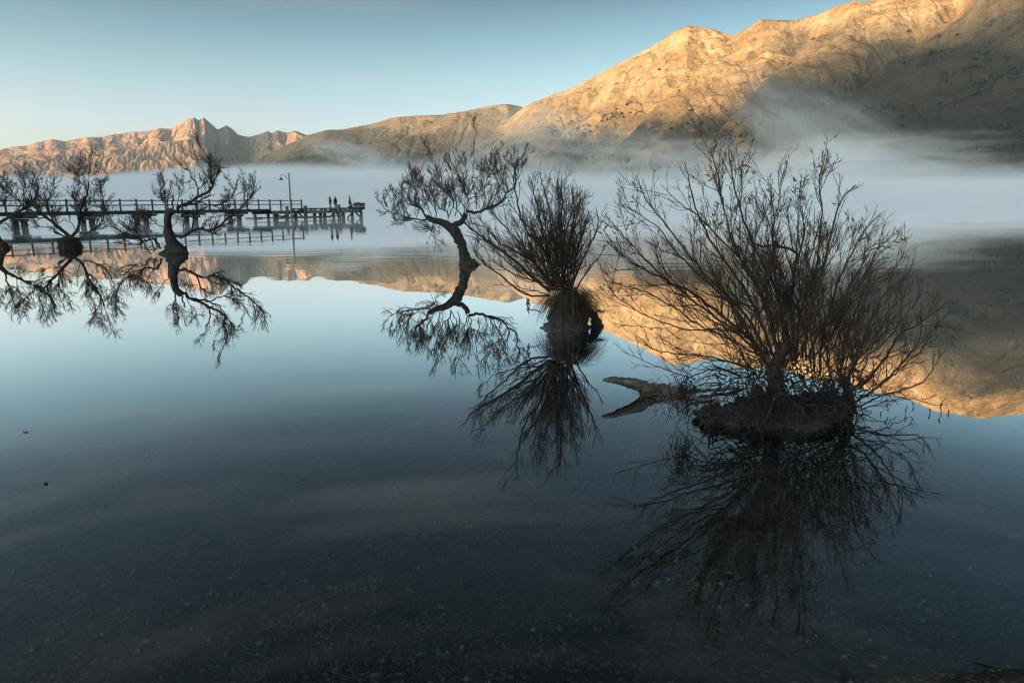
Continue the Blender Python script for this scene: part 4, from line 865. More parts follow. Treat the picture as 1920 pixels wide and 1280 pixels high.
stems = [
 ([(930, 800), (915, 730), (860, 670), (760, 600), (690, 530), (610, 480), (520, 420), (480, 360), (460, 300), (490, 200), (470, 100)], 52, 5, -.3, cb), ([(700, 535), (660, 400), (640, 300), (645, 240), (690, 190), (735, 90), (700, 20)], 19, 4, .4, cb), ([(950, 790), (990, 710), (1030, 650), (1060, 560), (1080, 400), (1120, 260), (1160, 160), (1175, 80), (1165, 10)], 46, 9, .2, cb),
 ([(1440, 620), (1450, 480), (1465, 300), (1478, 150), (1475, 40)], 11, 4, .2, cq), ([(1430, 630), (1360, 580), (1290, 520), (1200, 400), (1130, 310)], 10, 4, -.3, cq), ([(1440, 620), (1490, 570), (1560, 560), (1630, 540)], 7, 4, .3, cq), ([(1040, 660), (1120, 690), (1200, 660), (1300, 600), (1370, 520), (1390, 430), (1400, 350), (1340, 180), (1360, 40)], 18, 5, -.4, cb),
 ([(880, 745), (800, 710), (740, 670), (700, 610)], 20, 12, -.2, cb), ([(690, 600), (560, 615), (460, 620), (380, 580)], 9, 4, -.4, cb), ([(830, 645), (770, 560), (720, 460), (690, 330)], 14, 5, .5, cb), ([(1000, 640), (950, 540), (920, 440), (890, 380)], 10, 4, -.3, cb), ([(1060, 560), (1010, 400), (1020, 300), (1040, 200)], 12, 4, .4, cb), ([(610, 480), (540, 380), (470, 300), (450, 260)], 10, 4, .3, cb),
 ([(1110, 300), (1170, 420), (1160, 330), (1200, 250)], 6, 3, .3, cb), ([(520, 430), (420, 390), (330, 350)], 12, 8, .2, cb), ([(1290, 600), (1280, 420), (1280, 300), (1290, 200)], 7, 4, .4, cq), ([(1230, 940), (1250, 780), (1290, 650), (1295, 520)], 9, 4, -.3, cq), ([(1710, 810), (1640, 640), (1690, 470)], 8, 4, .2, cq), ([(1600, 930), (1540, 800), (1560, 690)], 7, 4, .3, cq)]
limbs5 = [(limb3d(s[0], s[4], d5, d5 + s[3] * 3.2, rng, .02), s[1] * (pb if s[4] is cb else pq) * .5, s[2] * pb * .5, 1.0) for s in stems]
LV5 = [dict(per=17, ang=(20, 55), len=lenA(.42, .3, 1.9), nseg=6, trop=.75, wig=.09, rmin=.0072, t=(.25, .98)),
    dict(per=5.6, ang=(20, 50), len=lenA(.6, .4, .9), nseg=4, trop=.45, wig=.10, rmin=.0064, ratio=.65, t=(.12, .98)),
    dict(per=1.4, ang=(22, 55), len=lenA(.6, .3, .5), nseg=3, trop=.4, wig=.15, rmin=.0052, ratio=.8, t=(.2, .95))]
build_tree(t5, base5 * [1, 1, 0], limbs5, LV5, rng, K=8, lump=.08)

# ---- willow at the left edge
rng = np.random.default_rng(606)
base6 = ground(2, 466); d6 = float(np.dot(base6 - EYE, fwd)) + .3
t6 = empty('willow_tree', (base6[0], base6[1], 0), 'willow cut off by the left edge of the view, one long limb reaching right', 'willow', WILLOW)
cb6 = cb; pb6 = d6 / F / 7.111
g = Geo(); q = cb(20, 900, d6); q[2] = 0; lump_body(g, q, np.array([95, 90, 75]) * pb6, rng, 36, 20, .6, 2.6); g.obj('stump', BARK, t6, base6 * [1, 1, 0], True)
P = limb3d([(20, 930), (0, 840), (-60, 720), (-70, 620), (-10, 545)], cb, d6, d6, rng, .01); trunk(t6, base6, P, np.array([80, 58, 44, 34, 24]) * pb6)
stems = [
 ([(-20, 550), (60, 500), (150, 460), (260, 400), (330, 345), (420, 290), (480, 190), (505, 90), (470, 0)], 42, 8, -.2), ([(320, 345), (250, 270), (190, 210), (100, 130), (0, 60)], 14, 6, .4), ([(315, 335), (312, 200), (320, 100), (335, 0), (330, -140)], 13, 5, .2), ([(190, 210), (170, 140), (90, 30), (40, -60)], 9, 4, -.3), ([(505, 95), (470, 20), (480, -120)], 9, 4, .2),
 ([(0, 560), (100, 580), (150, 645), (175, 655)], 8, 3, -.4), ([(-70, 640), (-160, 500), (-220, 350), (-260, 180), (-250, 20)], 26, 6, .3), ([(-60, 700), (-200, 620), (-330, 500), (-400, 350)], 26, 6, -.4), ([(-30, 570), (-50, 420), (-40, 260), (-60, 100), (-20, -80)], 22, 5, .5), ([(100, 490), (80, 350), (60, 200), (70, 40)], 11, 5, .5), ([(330, 345), (420, 230), (400, 120), (440, -40)], 10, 4, -.4)]
limbs6 = [(limb3d(s[0], cb, d6, d6 + s[3] * 3.2, rng, .02), s[1] * pb6 * .5, s[2] * pb6 * .5, 1.25) for s in stems]
build_tree(t6, base6 * [1, 1, 0], limbs6, LV5, rng, K=8, lump=.08)

# ----------------------------------------------------------------- the long pier
P_D0 = 58.0
def pier_pt(s, y, dz=None):
    """point of the pier's near edge: s counts railing posts from the left edge of the view, y is the picture row"""
    d = P_D0 * (1 + .02402 * s); return W(960 - (948 - 18.28 * s) / (1 + .02402 * s), y, d)
pA = pier_pt(0, 397.7); pB = pier_pt(26.6, 397.0)
ev = (pB - pA); ev[2] = 0; LEN = float(np.linalg.norm(ev)); ev /= LEN; SP = LEN / 26.6
DK = 1.36
pier = empty('pier', (pA[0], pA[1], 0), 'long weathered timber pier with a post and rail fence running out into the fog', 'pier', None, math.atan2(ev[1], ev[0]))
def pbox(name, x0, x1, y0, y1, z0, z1, mat, parent=pier, kind=None, label=None):
    c = np.array([(x0 + x1) / 2, (y0 + y1) / 2, (z0 + z1) / 2])
    o = obj(name, boxv(x0, x1, y0, y1, z0, z1) - c, BOXQ, mat, parent); o.location = c
    if label: o['label'] = label
    return o
def pbar(name, p, q, w, h, mat, parent=pier):
    o = obj(name, barv(p, q, w, h), BOXQ, mat, parent); return o
rng = np.random.default_rng(77)
def xs(s): return s * SP
Wd = 2.25                                           # walkway width; local y grows away from the viewer
PLAT = 17.05; END = 26.6
zw, zp = DK, DK - .24
# deck boards, one object each, shared mesh
pl_me = None
def plank(x, z, wid, me=[None, None], k=0):
    if me[k] is None:
        m_ = mesh_from('deck_plank', boxv(-.115, .115, -.06, wid + .06, -.05, 0), BOXQ); m_.materials.append(TIMBER); me[k] = m_
    o = bpy.data.objects.new('deck_plank', me[k]); COL.objects.link(o); o.parent = pier; o.location = (x, 0, z + rng.uniform(-.004, .004)); o.rotation_euler = (rng.normal(0, .002), 0, rng.normal(0, .004)); return o
x = xs(-3.6)
while x < xs(PLAT): plank(x, zw, Wd, k=0); x += .245
Wp = 3.6
x = xs(PLAT) + .12
while x < xs(END): plank(x, zp, Wp, k=1); x += .245
# fence: posts on the near edge, two rails
for k in range(-3, 21):
    if k == 20: z0, hp = zp, 1.22
    pbox('railing_post', xs(k) - .065, xs(k) + .065, -.03, .10, zw - .28, zw + 1.13 + rng.uniform(-.03, .03), TIMBER)
    if k < 20:
        pbox('rail', xs(k) + .066, xs(k + 1) - .066, .0, .06, zw + .93, zw + 1.03, TIMBER); pbox('rail', xs(k) + .066, xs(k + 1) - .066, .0, .06, zw + .48, zw + .58, TIMBER)
# stringers under the deck and the bents carrying them
bents = [-2.6, .85, 4.36, 7.6, 11.0, 14.4]
edges = [-3.6] + bents + [PLAT]
for a, b in zip(edges[:-1], edges[1:]):
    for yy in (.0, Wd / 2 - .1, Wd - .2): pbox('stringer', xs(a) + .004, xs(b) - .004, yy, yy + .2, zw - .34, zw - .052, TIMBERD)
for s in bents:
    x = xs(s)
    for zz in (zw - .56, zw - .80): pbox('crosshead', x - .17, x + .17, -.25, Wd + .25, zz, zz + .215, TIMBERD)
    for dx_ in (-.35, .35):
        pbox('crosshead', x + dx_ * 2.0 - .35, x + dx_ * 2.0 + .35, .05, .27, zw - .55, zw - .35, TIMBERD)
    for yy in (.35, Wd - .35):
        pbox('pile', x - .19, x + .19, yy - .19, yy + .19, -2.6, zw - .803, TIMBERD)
# the wider landing at the end
def cx(c): 
    X = 470 + c / 7.112; u = 960 - X; s = (948 - u) / (18.28 + .02402 * u); return xs(s)
for a, b in [(xs(PLAT) + .02, cx(700)), (cx(720), cx(1150)), (cx(1170), cx(1462))]:
    pbox('fascia_beam', a, b, -.16, -.0605, zp - .36, zp - .02, TIMBERL if b > cx(1000) else TIMBER)
    pbox('stringer', a, b, Wp - .25, Wp - .05, zp - .38, zp - .053, TIMBERD)
x = cx(540); i = 0
while x < cx(1440):
    L = rng.uniform(1.5, 2.2); pbox('kerb_beam', x, min(x + L, cx(1445)) - .02, -.05, .13, zp + .14, zp + .30, TIMBER)
    pbox('kerb_block', x + .15, x + .55, -.04, .12, zp + .005, zp + .138, TIMBER); x += L
    pbox('kerb_block', x - .5, x - .15, -.04, .12, zp + .005, zp + .138, TIMBER)
piles = [(290, .20, None), (465, .22, .55), (578, .24, None), (710, .28, .60), (823, .24, None), (955, .22, None), (1080, .24, None), (1155, .28, .72), (1215, .22, None), (1330, .24, None), (1450, .26, .1)]
for c, w, top in piles:
    x = cx(c); z1 = zp + top if top else zp - .385
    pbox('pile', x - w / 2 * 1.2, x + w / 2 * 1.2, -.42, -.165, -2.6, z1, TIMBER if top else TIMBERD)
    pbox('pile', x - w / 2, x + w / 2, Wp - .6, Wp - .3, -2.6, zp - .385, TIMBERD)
for a, b, za, zb in [(320, 440, .62, .18), (440, 320, .62, .18), (505, 560, .22, .78), (605, 665, .80, .25), (1015, 1075, .15, .78), (1100, 1155, .78, .3), (1255, 1335, .10, .86), (1355, 1425, .86, .10)]:
    pbar('brace', (cx(a), -.45, za), (cx(b), -.45, zb), .10, .20, TIMBER)
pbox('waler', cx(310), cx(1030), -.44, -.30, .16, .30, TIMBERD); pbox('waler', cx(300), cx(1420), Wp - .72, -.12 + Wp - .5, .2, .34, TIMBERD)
pbox('fender_board', cx(1002), cx(1150), -.24, -.162, zp - .34, zp - .06, TIMBERL); pbox('slot_shade_panel', cx(1015), cx(1070), -.262, -.243, zp - .25, zp - .13, TIMBERD); pbox('slot_shade_panel', cx(1090), cx(1140), -.262, -.243, zp - .25, zp - .13, TIMBERD)  # solid dark panels on the board stand in for shade in its openings
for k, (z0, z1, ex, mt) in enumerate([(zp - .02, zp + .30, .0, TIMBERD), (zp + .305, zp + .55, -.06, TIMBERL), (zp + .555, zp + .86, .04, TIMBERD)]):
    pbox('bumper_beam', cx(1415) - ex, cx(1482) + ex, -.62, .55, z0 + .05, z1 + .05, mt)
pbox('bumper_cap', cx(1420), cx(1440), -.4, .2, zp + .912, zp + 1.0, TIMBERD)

def place(name, x, y, z, label, cat, group=None, rz=0.0):
    c, s_ = math.cos(pier.rotation_euler[2]), math.sin(pier.rotation_euler[2])
    return empty(name, (pA[0] + c * x - s_ * y, pA[1] + s_ * x + c * y, z), label, cat, group, pier.rotation_euler[2] + rz)
# lamp post
lp = place('street_lamp', cx(507), -.45, 0, 'tall lamp post with a hooked arm and bell shade on the pier', 'lamp')
zt_ = float(W(541.3, 325, P_D0 * (1 + .02402 * 18.9))[2])
g = Geo(); tube(g, [(0, 0, -2.2), (0.0, 0, zt_ * .5), (.03, 0, zt_)], [.13, .105, .085], 10); g.obj('pole', TIMBERL, lp, smooth=True)
sc7 = 7.112 * F / (P_D0 * (1 + .02402 * 18.6)) * .86    # crop pixels per metre along the pier
arm = [((a - 507) / sc7, 0, zt_ - (b - 178) / sc7 * .86) for a, b in [(505, 262), (480, 252), (455, 222), (432, 204), (412, 206), (399, 222), (396, 250)]]
g = Geo(); tube(g, catmull(arm, 4), .028, 7); g.obj('arm', IRON, lp, smooth=True)
bx_, bz_ = arm[-1][0], arm[-1][2]
g = Geo(); prof = [(.04, .10), (.07, .06), (.10, -.02), (.17, -.12), (.30, -.19), (.335, -.22)]
tube(g, [(bx_, 0, bz_ + p[1]) for p in prof], [p[0] for p in prof], 16, False); shade_o = g.obj('lamp_shade', IRON, lp, smooth=True)
g = Geo(); tube(g, [(bx_, 0, bz_ - .08), (bx_, 0, bz_ - .19)], [.05, .07], 8); g.obj('bulb', surface_mat('frosted_bulb', (.5, .5, .48), (.6, .6, .58), (.7, .7, .68), 3, .3), shade_o, smooth=True)
g = Geo(); g.add(boxv(-.22, -.0, -.03, .03, zt_ - .14, zt_ - .09), BOXQ); g.obj('bracket', IRON, lp)
# small floating landing behind the pier
fp = W(483, 409.3, 98); fl_ = empty('floating_pontoon', (fp[0], fp[1], 0), 'small grey floating landing seen low on the water under the pier', 'pontoon', None, pier.rotation_euler[2])
g = Geo(); g.add(boxv(-.9, .9, 0, 1.5, -.12, .14), BOXQ); g.obj('float', TIMBERL, fl_)
for k in range(9): pbox('plank', -.92 + k * .205, -.735 + k * .205, -.05, 1.55, .143, .19, TIMBERL, fl_)

# ----------------------------------------------------------------- people on the landing
def skin_mesh(name, joints, edges, radii, mat, parent, levels=1, root=0):
    bm = bmesh.new(); L_ = bm.verts.layers.skin.verify(); vs_ = [bm.verts.new(tuple(j)) for j in joints]
    for a_, b_ in edges: bm.edges.new((vs_[a_], vs_[b_]))
    for i_, v_ in enumerate(vs_):
        r_ = radii[i_]; v_[L_].radius = (r_, r_) if np.isscalar(r_) else tuple(r_); v_[L_].use_root = (i_ == root)
    me = bpy.data.meshes.new(name); bm.to_mesh(me); bm.free()
    o = bpy.data.objects.new(name, me); COL.objects.link(o); o.parent = parent; me.materials.append(mat)
    m_ = o.modifiers.new('skin', 'SKIN'); m_.use_smooth_shade = True; sb = o.modifiers.new('sub', 'SUBSURF'); sb.levels = levels; sb.render_levels = levels
    return o
SKINM = surface_mat('skin', (.28, .17, .12), (.32, .20, .14), (.36, .23, .16), 6, .6)
def cloth(name, c): return surface_mat(name, tuple(.75 * k for k in c), c, tuple(1.3 * k for k in c), 9, .9)
def person(x, y, z, label, jacket, trousers, hair, facing=0.0, h=1.72, stride=0.12, long_hair=False, arms='down', skirt=False, hood=False):
    p = place('person', x, y, z, label, 'person', 'people on the pier landing', facing); k = h / 1.72
    # local +x is the way the figure faces
    J = {'pel': (0, 0, .93), 'wai': (.0, 0, 1.08), 'che': (.01, 0, 1.28), 'nec': (.01, 0, 1.46), 'hd0': (.025, 0, 1.55), 'hd1': (.03, 0, 1.66)}
    for sd, n in ((1, 'l'), (-1, 'r')):
        st = stride * (1 if sd > 0 else -1)
        J.update({'hip' + n: (0, .09 * sd, .90), 'kne' + n: (st * .6 + .02, .095 * sd, .49), 'ank' + n: (st - .01, .09 * sd, .085), 'toe' + n: (st + .15, .105 * sd, .035)})
        J.update({'sho' + n: (.0, .175 * sd, 1.40)})
        if arms == 'fold' or (arms == 'one' and sd > 0): J.update({'elb' + n: (.03, .23 * sd, 1.12), 'wri' + n: (.22, .10 * sd, 1.16), 'han' + n: (.29, .06 * sd, 1.19)})
        else: J.update({'elb' + n: (-.02, .225 * sd, 1.12), 'wri' + n: (.05, .225 * sd, .88), 'han' + n: (.065, .22 * sd, .80)})
    names = list(J); ix = {n: i for i, n in enumerate(names)}; V = [np.array(J[n]) * k for n in names]
    rad = dict(pel=.125, wai=.115, che=.135, nec=.055, hd0=(.085, .095), hd1=(.08, .09))
    for n in 'lr': rad.update({'hip' + n: .085, 'kne' + n: .056, 'ank' + n: .042, 'toe' + n: .036, 'sho' + n: .058, 'elb' + n: .042, 'wri' + n: .030, 'han' + n: (.040, .022)})
    E = [('pel', 'wai'), ('wai', 'che'), ('che', 'nec'), ('nec', 'hd0'), ('hd0', 'hd1')]
    for n in 'lr': E += [('pel', 'hip' + n), ('hip' + n, 'kne' + n), ('kne' + n, 'ank' + n), ('ank' + n, 'toe' + n), ('che', 'sho' + n), ('sho' + n, 'elb' + n), ('elb' + n, 'wri' + n), ('wri' + n, 'han' + n)]
    # fingers: five short unequal chains on each hand
    for n, sd in (('l', 1), ('r', -1)):
        hnd = J['han' + n]; wr = J['wri' + n]; dv = np.array(hnd) - np.array(wr); dv /= np.linalg.norm(dv)
        for f, (off, ln) in enumerate([(-.03, .055), (-.012, .075), (.006, .082), (.022, .07)]):
            b = np.array(hnd) + np.array([off, 0, 0]) * (1 if abs(dv[2]) > .6 else 0) + np.array([0, off, 0]) * (0 if abs(dv[2]) > .6 else 1); tip = b + dv * ln + np.array([.012, 0, -.008])
            names.append(f'f{n}{f}'); ix[names[-1]] = len(V); V.append(tip * k); rad[names[-1]] = .009; E.append(('han' + n, names[-1]))
        names.append('th' + n); ix[names[-1]] = len(V); V.append((np.array(wr) + dv * .06 + np.array([.04, -.02 * sd, .0])) * k); rad[names[-1]] = .010; E.append(('wri' + n, names[-1]))
    body = skin_mesh('body', V, [(ix[a], ix[b]) for a, b in E], [rad[n] if not np.isscalar(rad[n]) else rad[n] * k for n in names], SKINM, p)
    def sub(name, keep, grow_, mat, extra=()):
        ns = [n for n in names if n in keep]; li = {n: i for i, n in enumerate(ns)}
        skin_mesh(name, [V[ix[n]] for n in ns], [(li[a], li[b]) for a, b in E if a in li and b in li], [(rad[n] if np.isscalar(rad[n]) else rad[n][0]) * grow_ + .012 for n in ns], mat, p)
    sub('jacket', ['pel', 'wai', 'che', 'nec', 'shol', 'shor', 'elbl', 'elbr', 'wril', 'wrir'], 1.14, jacket)
    sub('trousers', ['pel', 'hipl', 'hipr', 'knel', 'kner', 'ankl', 'ankr'], 1.08, trousers)
    for n in 'lr':
        g = Geo(); a_, t_ = np.array(J['ank' + n]), np.array(J['toe' + n]); tube(g, [a_ + [-.05, 0, -.03], a_ + [.02, 0, -.03], t_ + [-.02, 0, .0], t_ + [.03, 0, -.005]], np.array([.042, .052, .046, .03]), 8); g.obj('shoe', DARKC, p, smooth=True)
    g = Geo(); lump_body(g, np.array([.005, 0, 1.655]) * k, np.array([.105, .095, .11]) * k, rng, 16, 10, .1); 
    if long_hair: lump_body(g, np.array([-.055, 0, 1.50]) * k, np.array([.065, .10, .19]) * k, rng, 14, 10, .12)
    if hood: lump_body(g, np.array([-.07, 0, 1.50]) * k, np.array([.09, .11, .10]) * k, rng, 14, 10, .12)
    g.obj('hair', hair, p, smooth=True)
    g = Geo(); g.add(np.array([(.108, -.014, 1.60), (.108, .014, 1.60), (.132, 0, 1.595), (.112, 0, 1.635)]) * k, None, [[0, 1, 2], [0, 2, 3], [1, 3, 2]]); g.obj('nose', SKINM, body)
    for sy in (-.03, .03):
        g = Geo(); lump_body(g, np.array([.105, sy, 1.635]) * k, np.array([.008, .011, .007]), rng, 8, 6, 0); g.obj('eye', DARKC, body, smooth=True)
    g = Geo(); lump_body(g, np.array([.105, 0, 1.565]) * k, np.array([.008, .022, .006]), rng, 8, 6, 0); g.obj('mouth', surface_mat('lips', (.2, .08, .07), (.22, .09, .08), (.25, .1, .09), 5), body, smooth=True)
    return p
DARKC = cloth('black_leather', (.012, .012, .013)); HAIRM = cloth('dark_hair', (.012, .009, .008))
person(cx(1122), .75, zp, 'person in dark hooded jacket and pale trousers, leftmost of the people on the landing', cloth('dark_jacket', (.018, .017, .02)), cloth('pale_trousers', (.20, .17, .14)), HAIRM, facing=-.2, h=1.74, stride=.20, arms='fold', hood=True)
person(cx(1193), .75, zp, 'person with long dark hair and black coat, second from the left on the landing', cloth('black_coat', (.012, .012, .014)), cloth('beige_leggings', (.22, .16, .13)), HAIRM, facing=1.4, h=1.72, stride=.03, long_hair=True)
person(cx(1388), .8, zp, 'person in dark clothes standing at the far right end of the landing', cloth('navy_jacket', (.016, .018, .026)), cloth('dark_trousers', (.02, .02, .024)), HAIRM, facing=2.6, h=1.80, stride=.05, arms='one')
# crouching figure
p = place('person', cx(1372), .35, zp, 'person in a dusky pink top sitting low on the landing, legs stretched to the left', 'person', 'people on the pier landing', math.pi)
V = np.array([(0, 0, .30), (.0, 0, .45), (-.02, 0, .64), (.0, 0, .80), (.02, 0, .89), (.03, 0, .98), (.05, .1, .28), (.40, .12, .50), (.62, .12, .10), (.76, .12, .05), (.05, -.1, .28), (.45, -.12, .40), (.75, -.12, .10), (.88, -.12, .05), (-.01, .17, .74), (.12, .22, .52), (.33, .16, .50), (-.01, -.17, .74), (.10, -.22, .50), (.32, -.16, .46)])
Eg = [(0, 1), (1, 2), (2, 3), (3, 4), (4, 5), (0, 6), (6, 7), (7, 8), (8, 9), (0, 10), (10, 11), (11, 12), (12, 13), (2, 14), (14, 15), (15, 16), (2, 17), (17, 18), (18, 19)]
rd = [.15, .13, .135, .055, .09, .085, .09, .06, .042, .036, .09, .06, .042, .036, .06, .042, .03, .06, .042, .03]
Vb = list(V); Eb = list(Eg); rb_ = list(rd)
for h_, sd in ((16, 1), (19, -1)):
    for f in range(4): Vb.append(V[h_] + np.array([.07 + .008 * (f % 3), (f - 1.5) * .018, -.015])); Eb.append((h_, len(Vb) - 1)); rb_.append(.009)
    Vb.append(V[h_] + np.array([.03, -.045 * sd, .02])); Eb.append((h_, len(Vb) - 1)); rb_.append(.010)
skin_mesh('body', Vb, Eb, rb_, SKINM, p)
def sub2(name, ids, gr, mat):
    li = {n: i for i, n in enumerate(ids)}; skin_mesh(name, [V[i] for i in ids], [(li[a], li[b]) for a, b in Eg if a in li and b in li], [rd[i] * gr + .012 for i in ids], mat, p)
sub2('jacket', [0, 1, 2, 3, 14, 15, 16, 17, 18, 19], 1.12, cloth('dusky_pink_fleece', (.16, .07, .085))); sub2('trousers', [0, 6, 7, 8, 10, 11, 12], 1.06, cloth('charcoal_trousers', (.022, .022, .026)))
for a_, t_ in ((V[8], V[9]), (V[12], V[13])):
    g = Geo(); tube(g, [a_ + [-.03, 0, -.03], a_ + [.04, 0, -.02], t_, t_ + [.03, 0, 0]], [.04, .05, .045, .03], 8); g.obj('shoe', DARKC, p, smooth=True)
g = Geo(); lump_body(g, (-.0, 0, .975), (.10, .092, .105), rng, 16, 10, .1); g.obj('hair', HAIRM, p, smooth=True)
g = Geo(); g.add(np.array([(.108, -.014, .92), (.108, .014, .92), (.132, 0, .915), (.112, 0, .955)]), None, [[0, 1, 2], [0, 2, 3], [1, 3, 2]]); g.obj('nose', SKINM, p)

# ----------------------------------------------------------------- trees and scrub on the slopes
def hill_tree(x, y, label, hpx, T_):
    q = hit(T_, x, y); dpt = float(np.dot(q - EYE, fwd)); hh_ = hpx / F * dpt
    t_ = empty('hill_tree', q, label, 'tree', 'dark trees at the foot of the slope')
    g = Geo(); tube(g, [(0, 0, -1.5), (0, 0, hh_ * .6)], [hh_ * .04, hh_ * .02], 6); g.obj('trunk', BARK, t_)
    g = Geo(); n = 420; c = rng.normal(0, 1, (n, 3)); c /= np.linalg.norm(c, axis=1)[:, None]; c = c * (rng.uniform(.25, 1, n) ** .6)[:, None] * [hh_ * .42, hh_ * .42, hh_ * .46] + [0, 0, hh_ * .55]
    for p_ in c:
        a = rng.normal(0, 1, (4, 3)) * hh_ * .055; g.add(p_ + a, None, [[0, 1, 2], [0, 2, 3], [0, 3, 1], [1, 3, 2]])
    g.obj('crown', SCRUB, t_)
SCRUB = surface_mat('scrub_leaf', (.008, .010, .008), (.015, .018, .013), (.030, .033, .022), .3, .95)
hill_tree(1162, 311, 'smaller dark round tree, left one of a pair low on the misty slope', 9, A)
hill_tree(1174, 309, 'larger dark round tree, right one of a pair low on the misty slope', 13, A)
def scrub(T_, n, zmax, amin, amax, size, seed, label):
    r = np.random.default_rng(seed); g = Geo(); na, nr = T_.h.shape; i = r.integers(2, na - 2, n * 6); j = r.integers(8, nr - 20, n * 6)
    X, Y, Z = T_.X[i, j], T_.Y[i, j], T_.h[i, j]
    m_ = fbm(X / 260 + 3, Y / 260, 4) + .35 * fbm(X / 60, Y / 60, 3) + (T_.acc[i, j] - .9) * .18
    ok = (m_ > .12 + .5 * np.clip(Z / zmax - .4, 0, 2)) & (Z < zmax) & (np.degrees(T_.az[i]) > amin) & (np.degrees(T_.az[i]) < amax); i, j = i[ok][:n], j[ok][:n]
    m = len(i); P = np.stack([T_.X[i, j], T_.Y[i, j], T_.h[i, j]], -1) + r.uniform(-6, 6, (m, 3)) * [1, 1, 0]
    D = np.array([(1, 0, 0), (0, 1, 0), (-1, 0, 0), (0, -1, 0), (.1, .1, 1.1), (.75, .7, .6), (-.7, .75, .6), (-.75, -.7, .6), (.7, -.7, .6)])
    s_ = size * r.uniform(.5, 1.3, m) ** 1.5; Vv = P[:, None, :] + D[None] * s_[:, None, None] * r.uniform(.65, 1.3, (m, 9, 1)) - [0, 0, 1.0]
    fT = np.array([[0, 5, 8], [0, 1, 5], [1, 6, 5], [1, 2, 6], [2, 7, 6], [2, 3, 7], [3, 8, 7], [3, 0, 8], [5, 6, 4], [6, 7, 4], [7, 8, 4], [8, 5, 4]])
    g.add(Vv.reshape(-1, 3), None, (fT[None] + 9 * np.arange(m)[:, None, None]).reshape(-1, 3))
    o = g.obj('scrub', SCRUB, kind='stuff'); tag(o, label, 'scrub')
scrub(A, 14000, 760, -12, 42, 6.5, 5, 'dark scrub and beech bushes scattered over the lower slopes of the tall mountain')
scrub(B, 2500, 420, -30, 12, 8.0, 6, 'dark bushes dotted over the brown rolling hills')

# ----------------------------------------------------------------- shallows: pebbles, drowned leaves, floating bits
rng = np.random.default_rng(909)
n = 19000; yy = 1.7 + 7.5 * rng.uniform(0, 1, n) ** 1.7; xx = rng.uniform(-.82, .82, n) * yy
keep = 1.3 * fbm(xx * 1.1, yy * 1.4, 3) + rng.normal(0, .18, n) > .02; keep &= bed_z(xx, yy) < -.004; xx, yy = xx[keep], yy[keep]; n = len(xx)
zz = bed_z(xx, yy); D = np.array([(1, 0, 0), (0, 1, 0), (-1, 0, 0), (0, -1, 0), (0, 0, 1), (0, 0, -1)], float)
sz = .0050 * np.exp(np.clip(rng.normal(0, .75, n), -1.5, 1.5)); V = D[None] * sz[:, None, None] * rng.uniform(.6, 1.4, (n, 6, 1)) * [1.25, .9, .55]
an = rng.uniform(0, 6.28, n); c_, s_ = np.cos(an)[:, None], np.sin(an)[:, None]
V = np.stack([V[..., 0] * c_ - V[..., 1] * s_, V[..., 0] * s_ + V[..., 1] * c_, V[..., 2]], -1) + np.stack([xx, yy, zz + .001], -1)[:, None]
fT = np.array([[0, 1, 4], [1, 2, 4], [2, 3, 4], [3, 0, 4], [1, 0, 5], [2, 1, 5], [3, 2, 5], [0, 3, 5]])
g = Geo(); g.add(V.reshape(-1, 3), None, (fT[None] + 6 * np.arange(n)[:, None, None]).reshape(-1, 3))
m, t = new_mat('wet_pebble'); oi_ = pos(t); wn = N(t, 'ShaderNodeTexWhiteNoise'); sn = N(t, 'ShaderNodeVectorMath', operation='SNAP'); sn.inputs[1].default_value = (.012, .012, 1); t.links.new(oi_, sn.inputs[0]); t.links.new(sn.outputs[0], wn.inputs[0])
principled(t, ramp(t, wn.outputs[0], [(0.0, (.008, .007, .006)), (.55, (.028, .023, .018)), (.85, (.06, .038, .025)), (1.0, (.17, .14, .11))]), .7)
o = g.obj('pebbles', m, kind='stuff'); tag(o, 'small dark wet pebbles scattered over the shallow lake bed', 'pebbles')
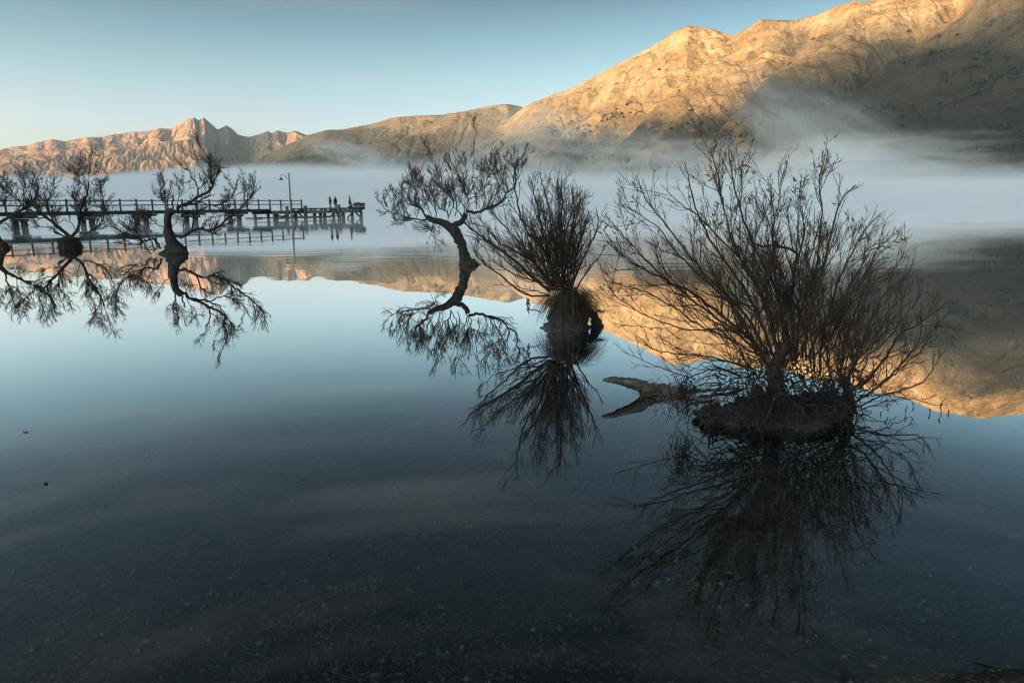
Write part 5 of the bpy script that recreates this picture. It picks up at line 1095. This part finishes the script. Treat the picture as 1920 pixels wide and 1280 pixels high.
g = Geo(); n = 900; yy = 1.8 + 4.2 * rng.uniform(0, 1, n) ** 1.3; xx = rng.uniform(-.8, .55, n) * yy
ok = fbm(xx * .9 + 7, yy * 1.2, 3) - .12 * xx > -.02; xx, yy = xx[ok], yy[ok]; zz = bed_z(xx, yy) + .006; n = len(xx)
a = rng.uniform(-.6, .6, n); leaves(g, np.stack([xx, yy, zz], -1), np.stack([np.cos(a), np.sin(a), 0 * a], -1), rng, 1.0, .035, .12)
o = g.obj('drowned_leaves', surface_mat('drowned_leaf', (.006, .005, .004), (.02, .014, .010), (.09, .066, .042), 6), kind='stuff'); tag(o, 'dark drowned willow leaves and bark scraps on the lake bed', 'leaf litter')
g = Geo()
for k in range(90):
    y0 = 1.9 + 4.5 * rng.uniform(0, 1) ** 1.4; x0 = rng.uniform(-.8, .8) * y0; a = rng.normal(.2, .7); L = rng.uniform(.06, .35); d = np.array([math.cos(a), math.sin(a)]); P = []
    for i in range(6):
        P.append((x0, y0)); d = d + rng.normal(0, .16, 2); d /= np.linalg.norm(d); x0 += d[0] * L / 5; y0 += d[1] * L / 5
    P = np.array(P); zz = bed_z(P[:, 0], P[:, 1]) + .006; tube(g, np.column_stack([P, zz]), np.linspace(rng.uniform(.002, .005), .001, 6), 4)
o = g.obj('sunken_twigs', surface_mat('drowned_twig', (.004, .004, .003), (.014, .011, .008), (.07, .055, .038), 4), kind='stuff'); tag(o, 'thin drowned twigs lying about on the shallow lake bed', 'twigs')
for (x, y, sz_, lab) in [(86, 907, .024, 'dark curled leaf floating alone on the dim water at lower left'), (48, 810, .024, 'thin pale leaf floating near the left edge, farther out')]:
    q = ground(x, y); g = Geo(); lump_body(g, (0, 0, .004), np.array([sz_ * .5, sz_ * .35, .007]) if y > 850 else np.array([sz_, sz_ * .15, .005]), rng, 12, 8, .4)
    o = g.obj('floating_leaf', DARKC if y > 850 else LEAF, None, (0, 0, 0)); o.location = q; tag(o, lab, 'leaf', 'leaves afloat')
print('script', round(time.time() - T0, 1))
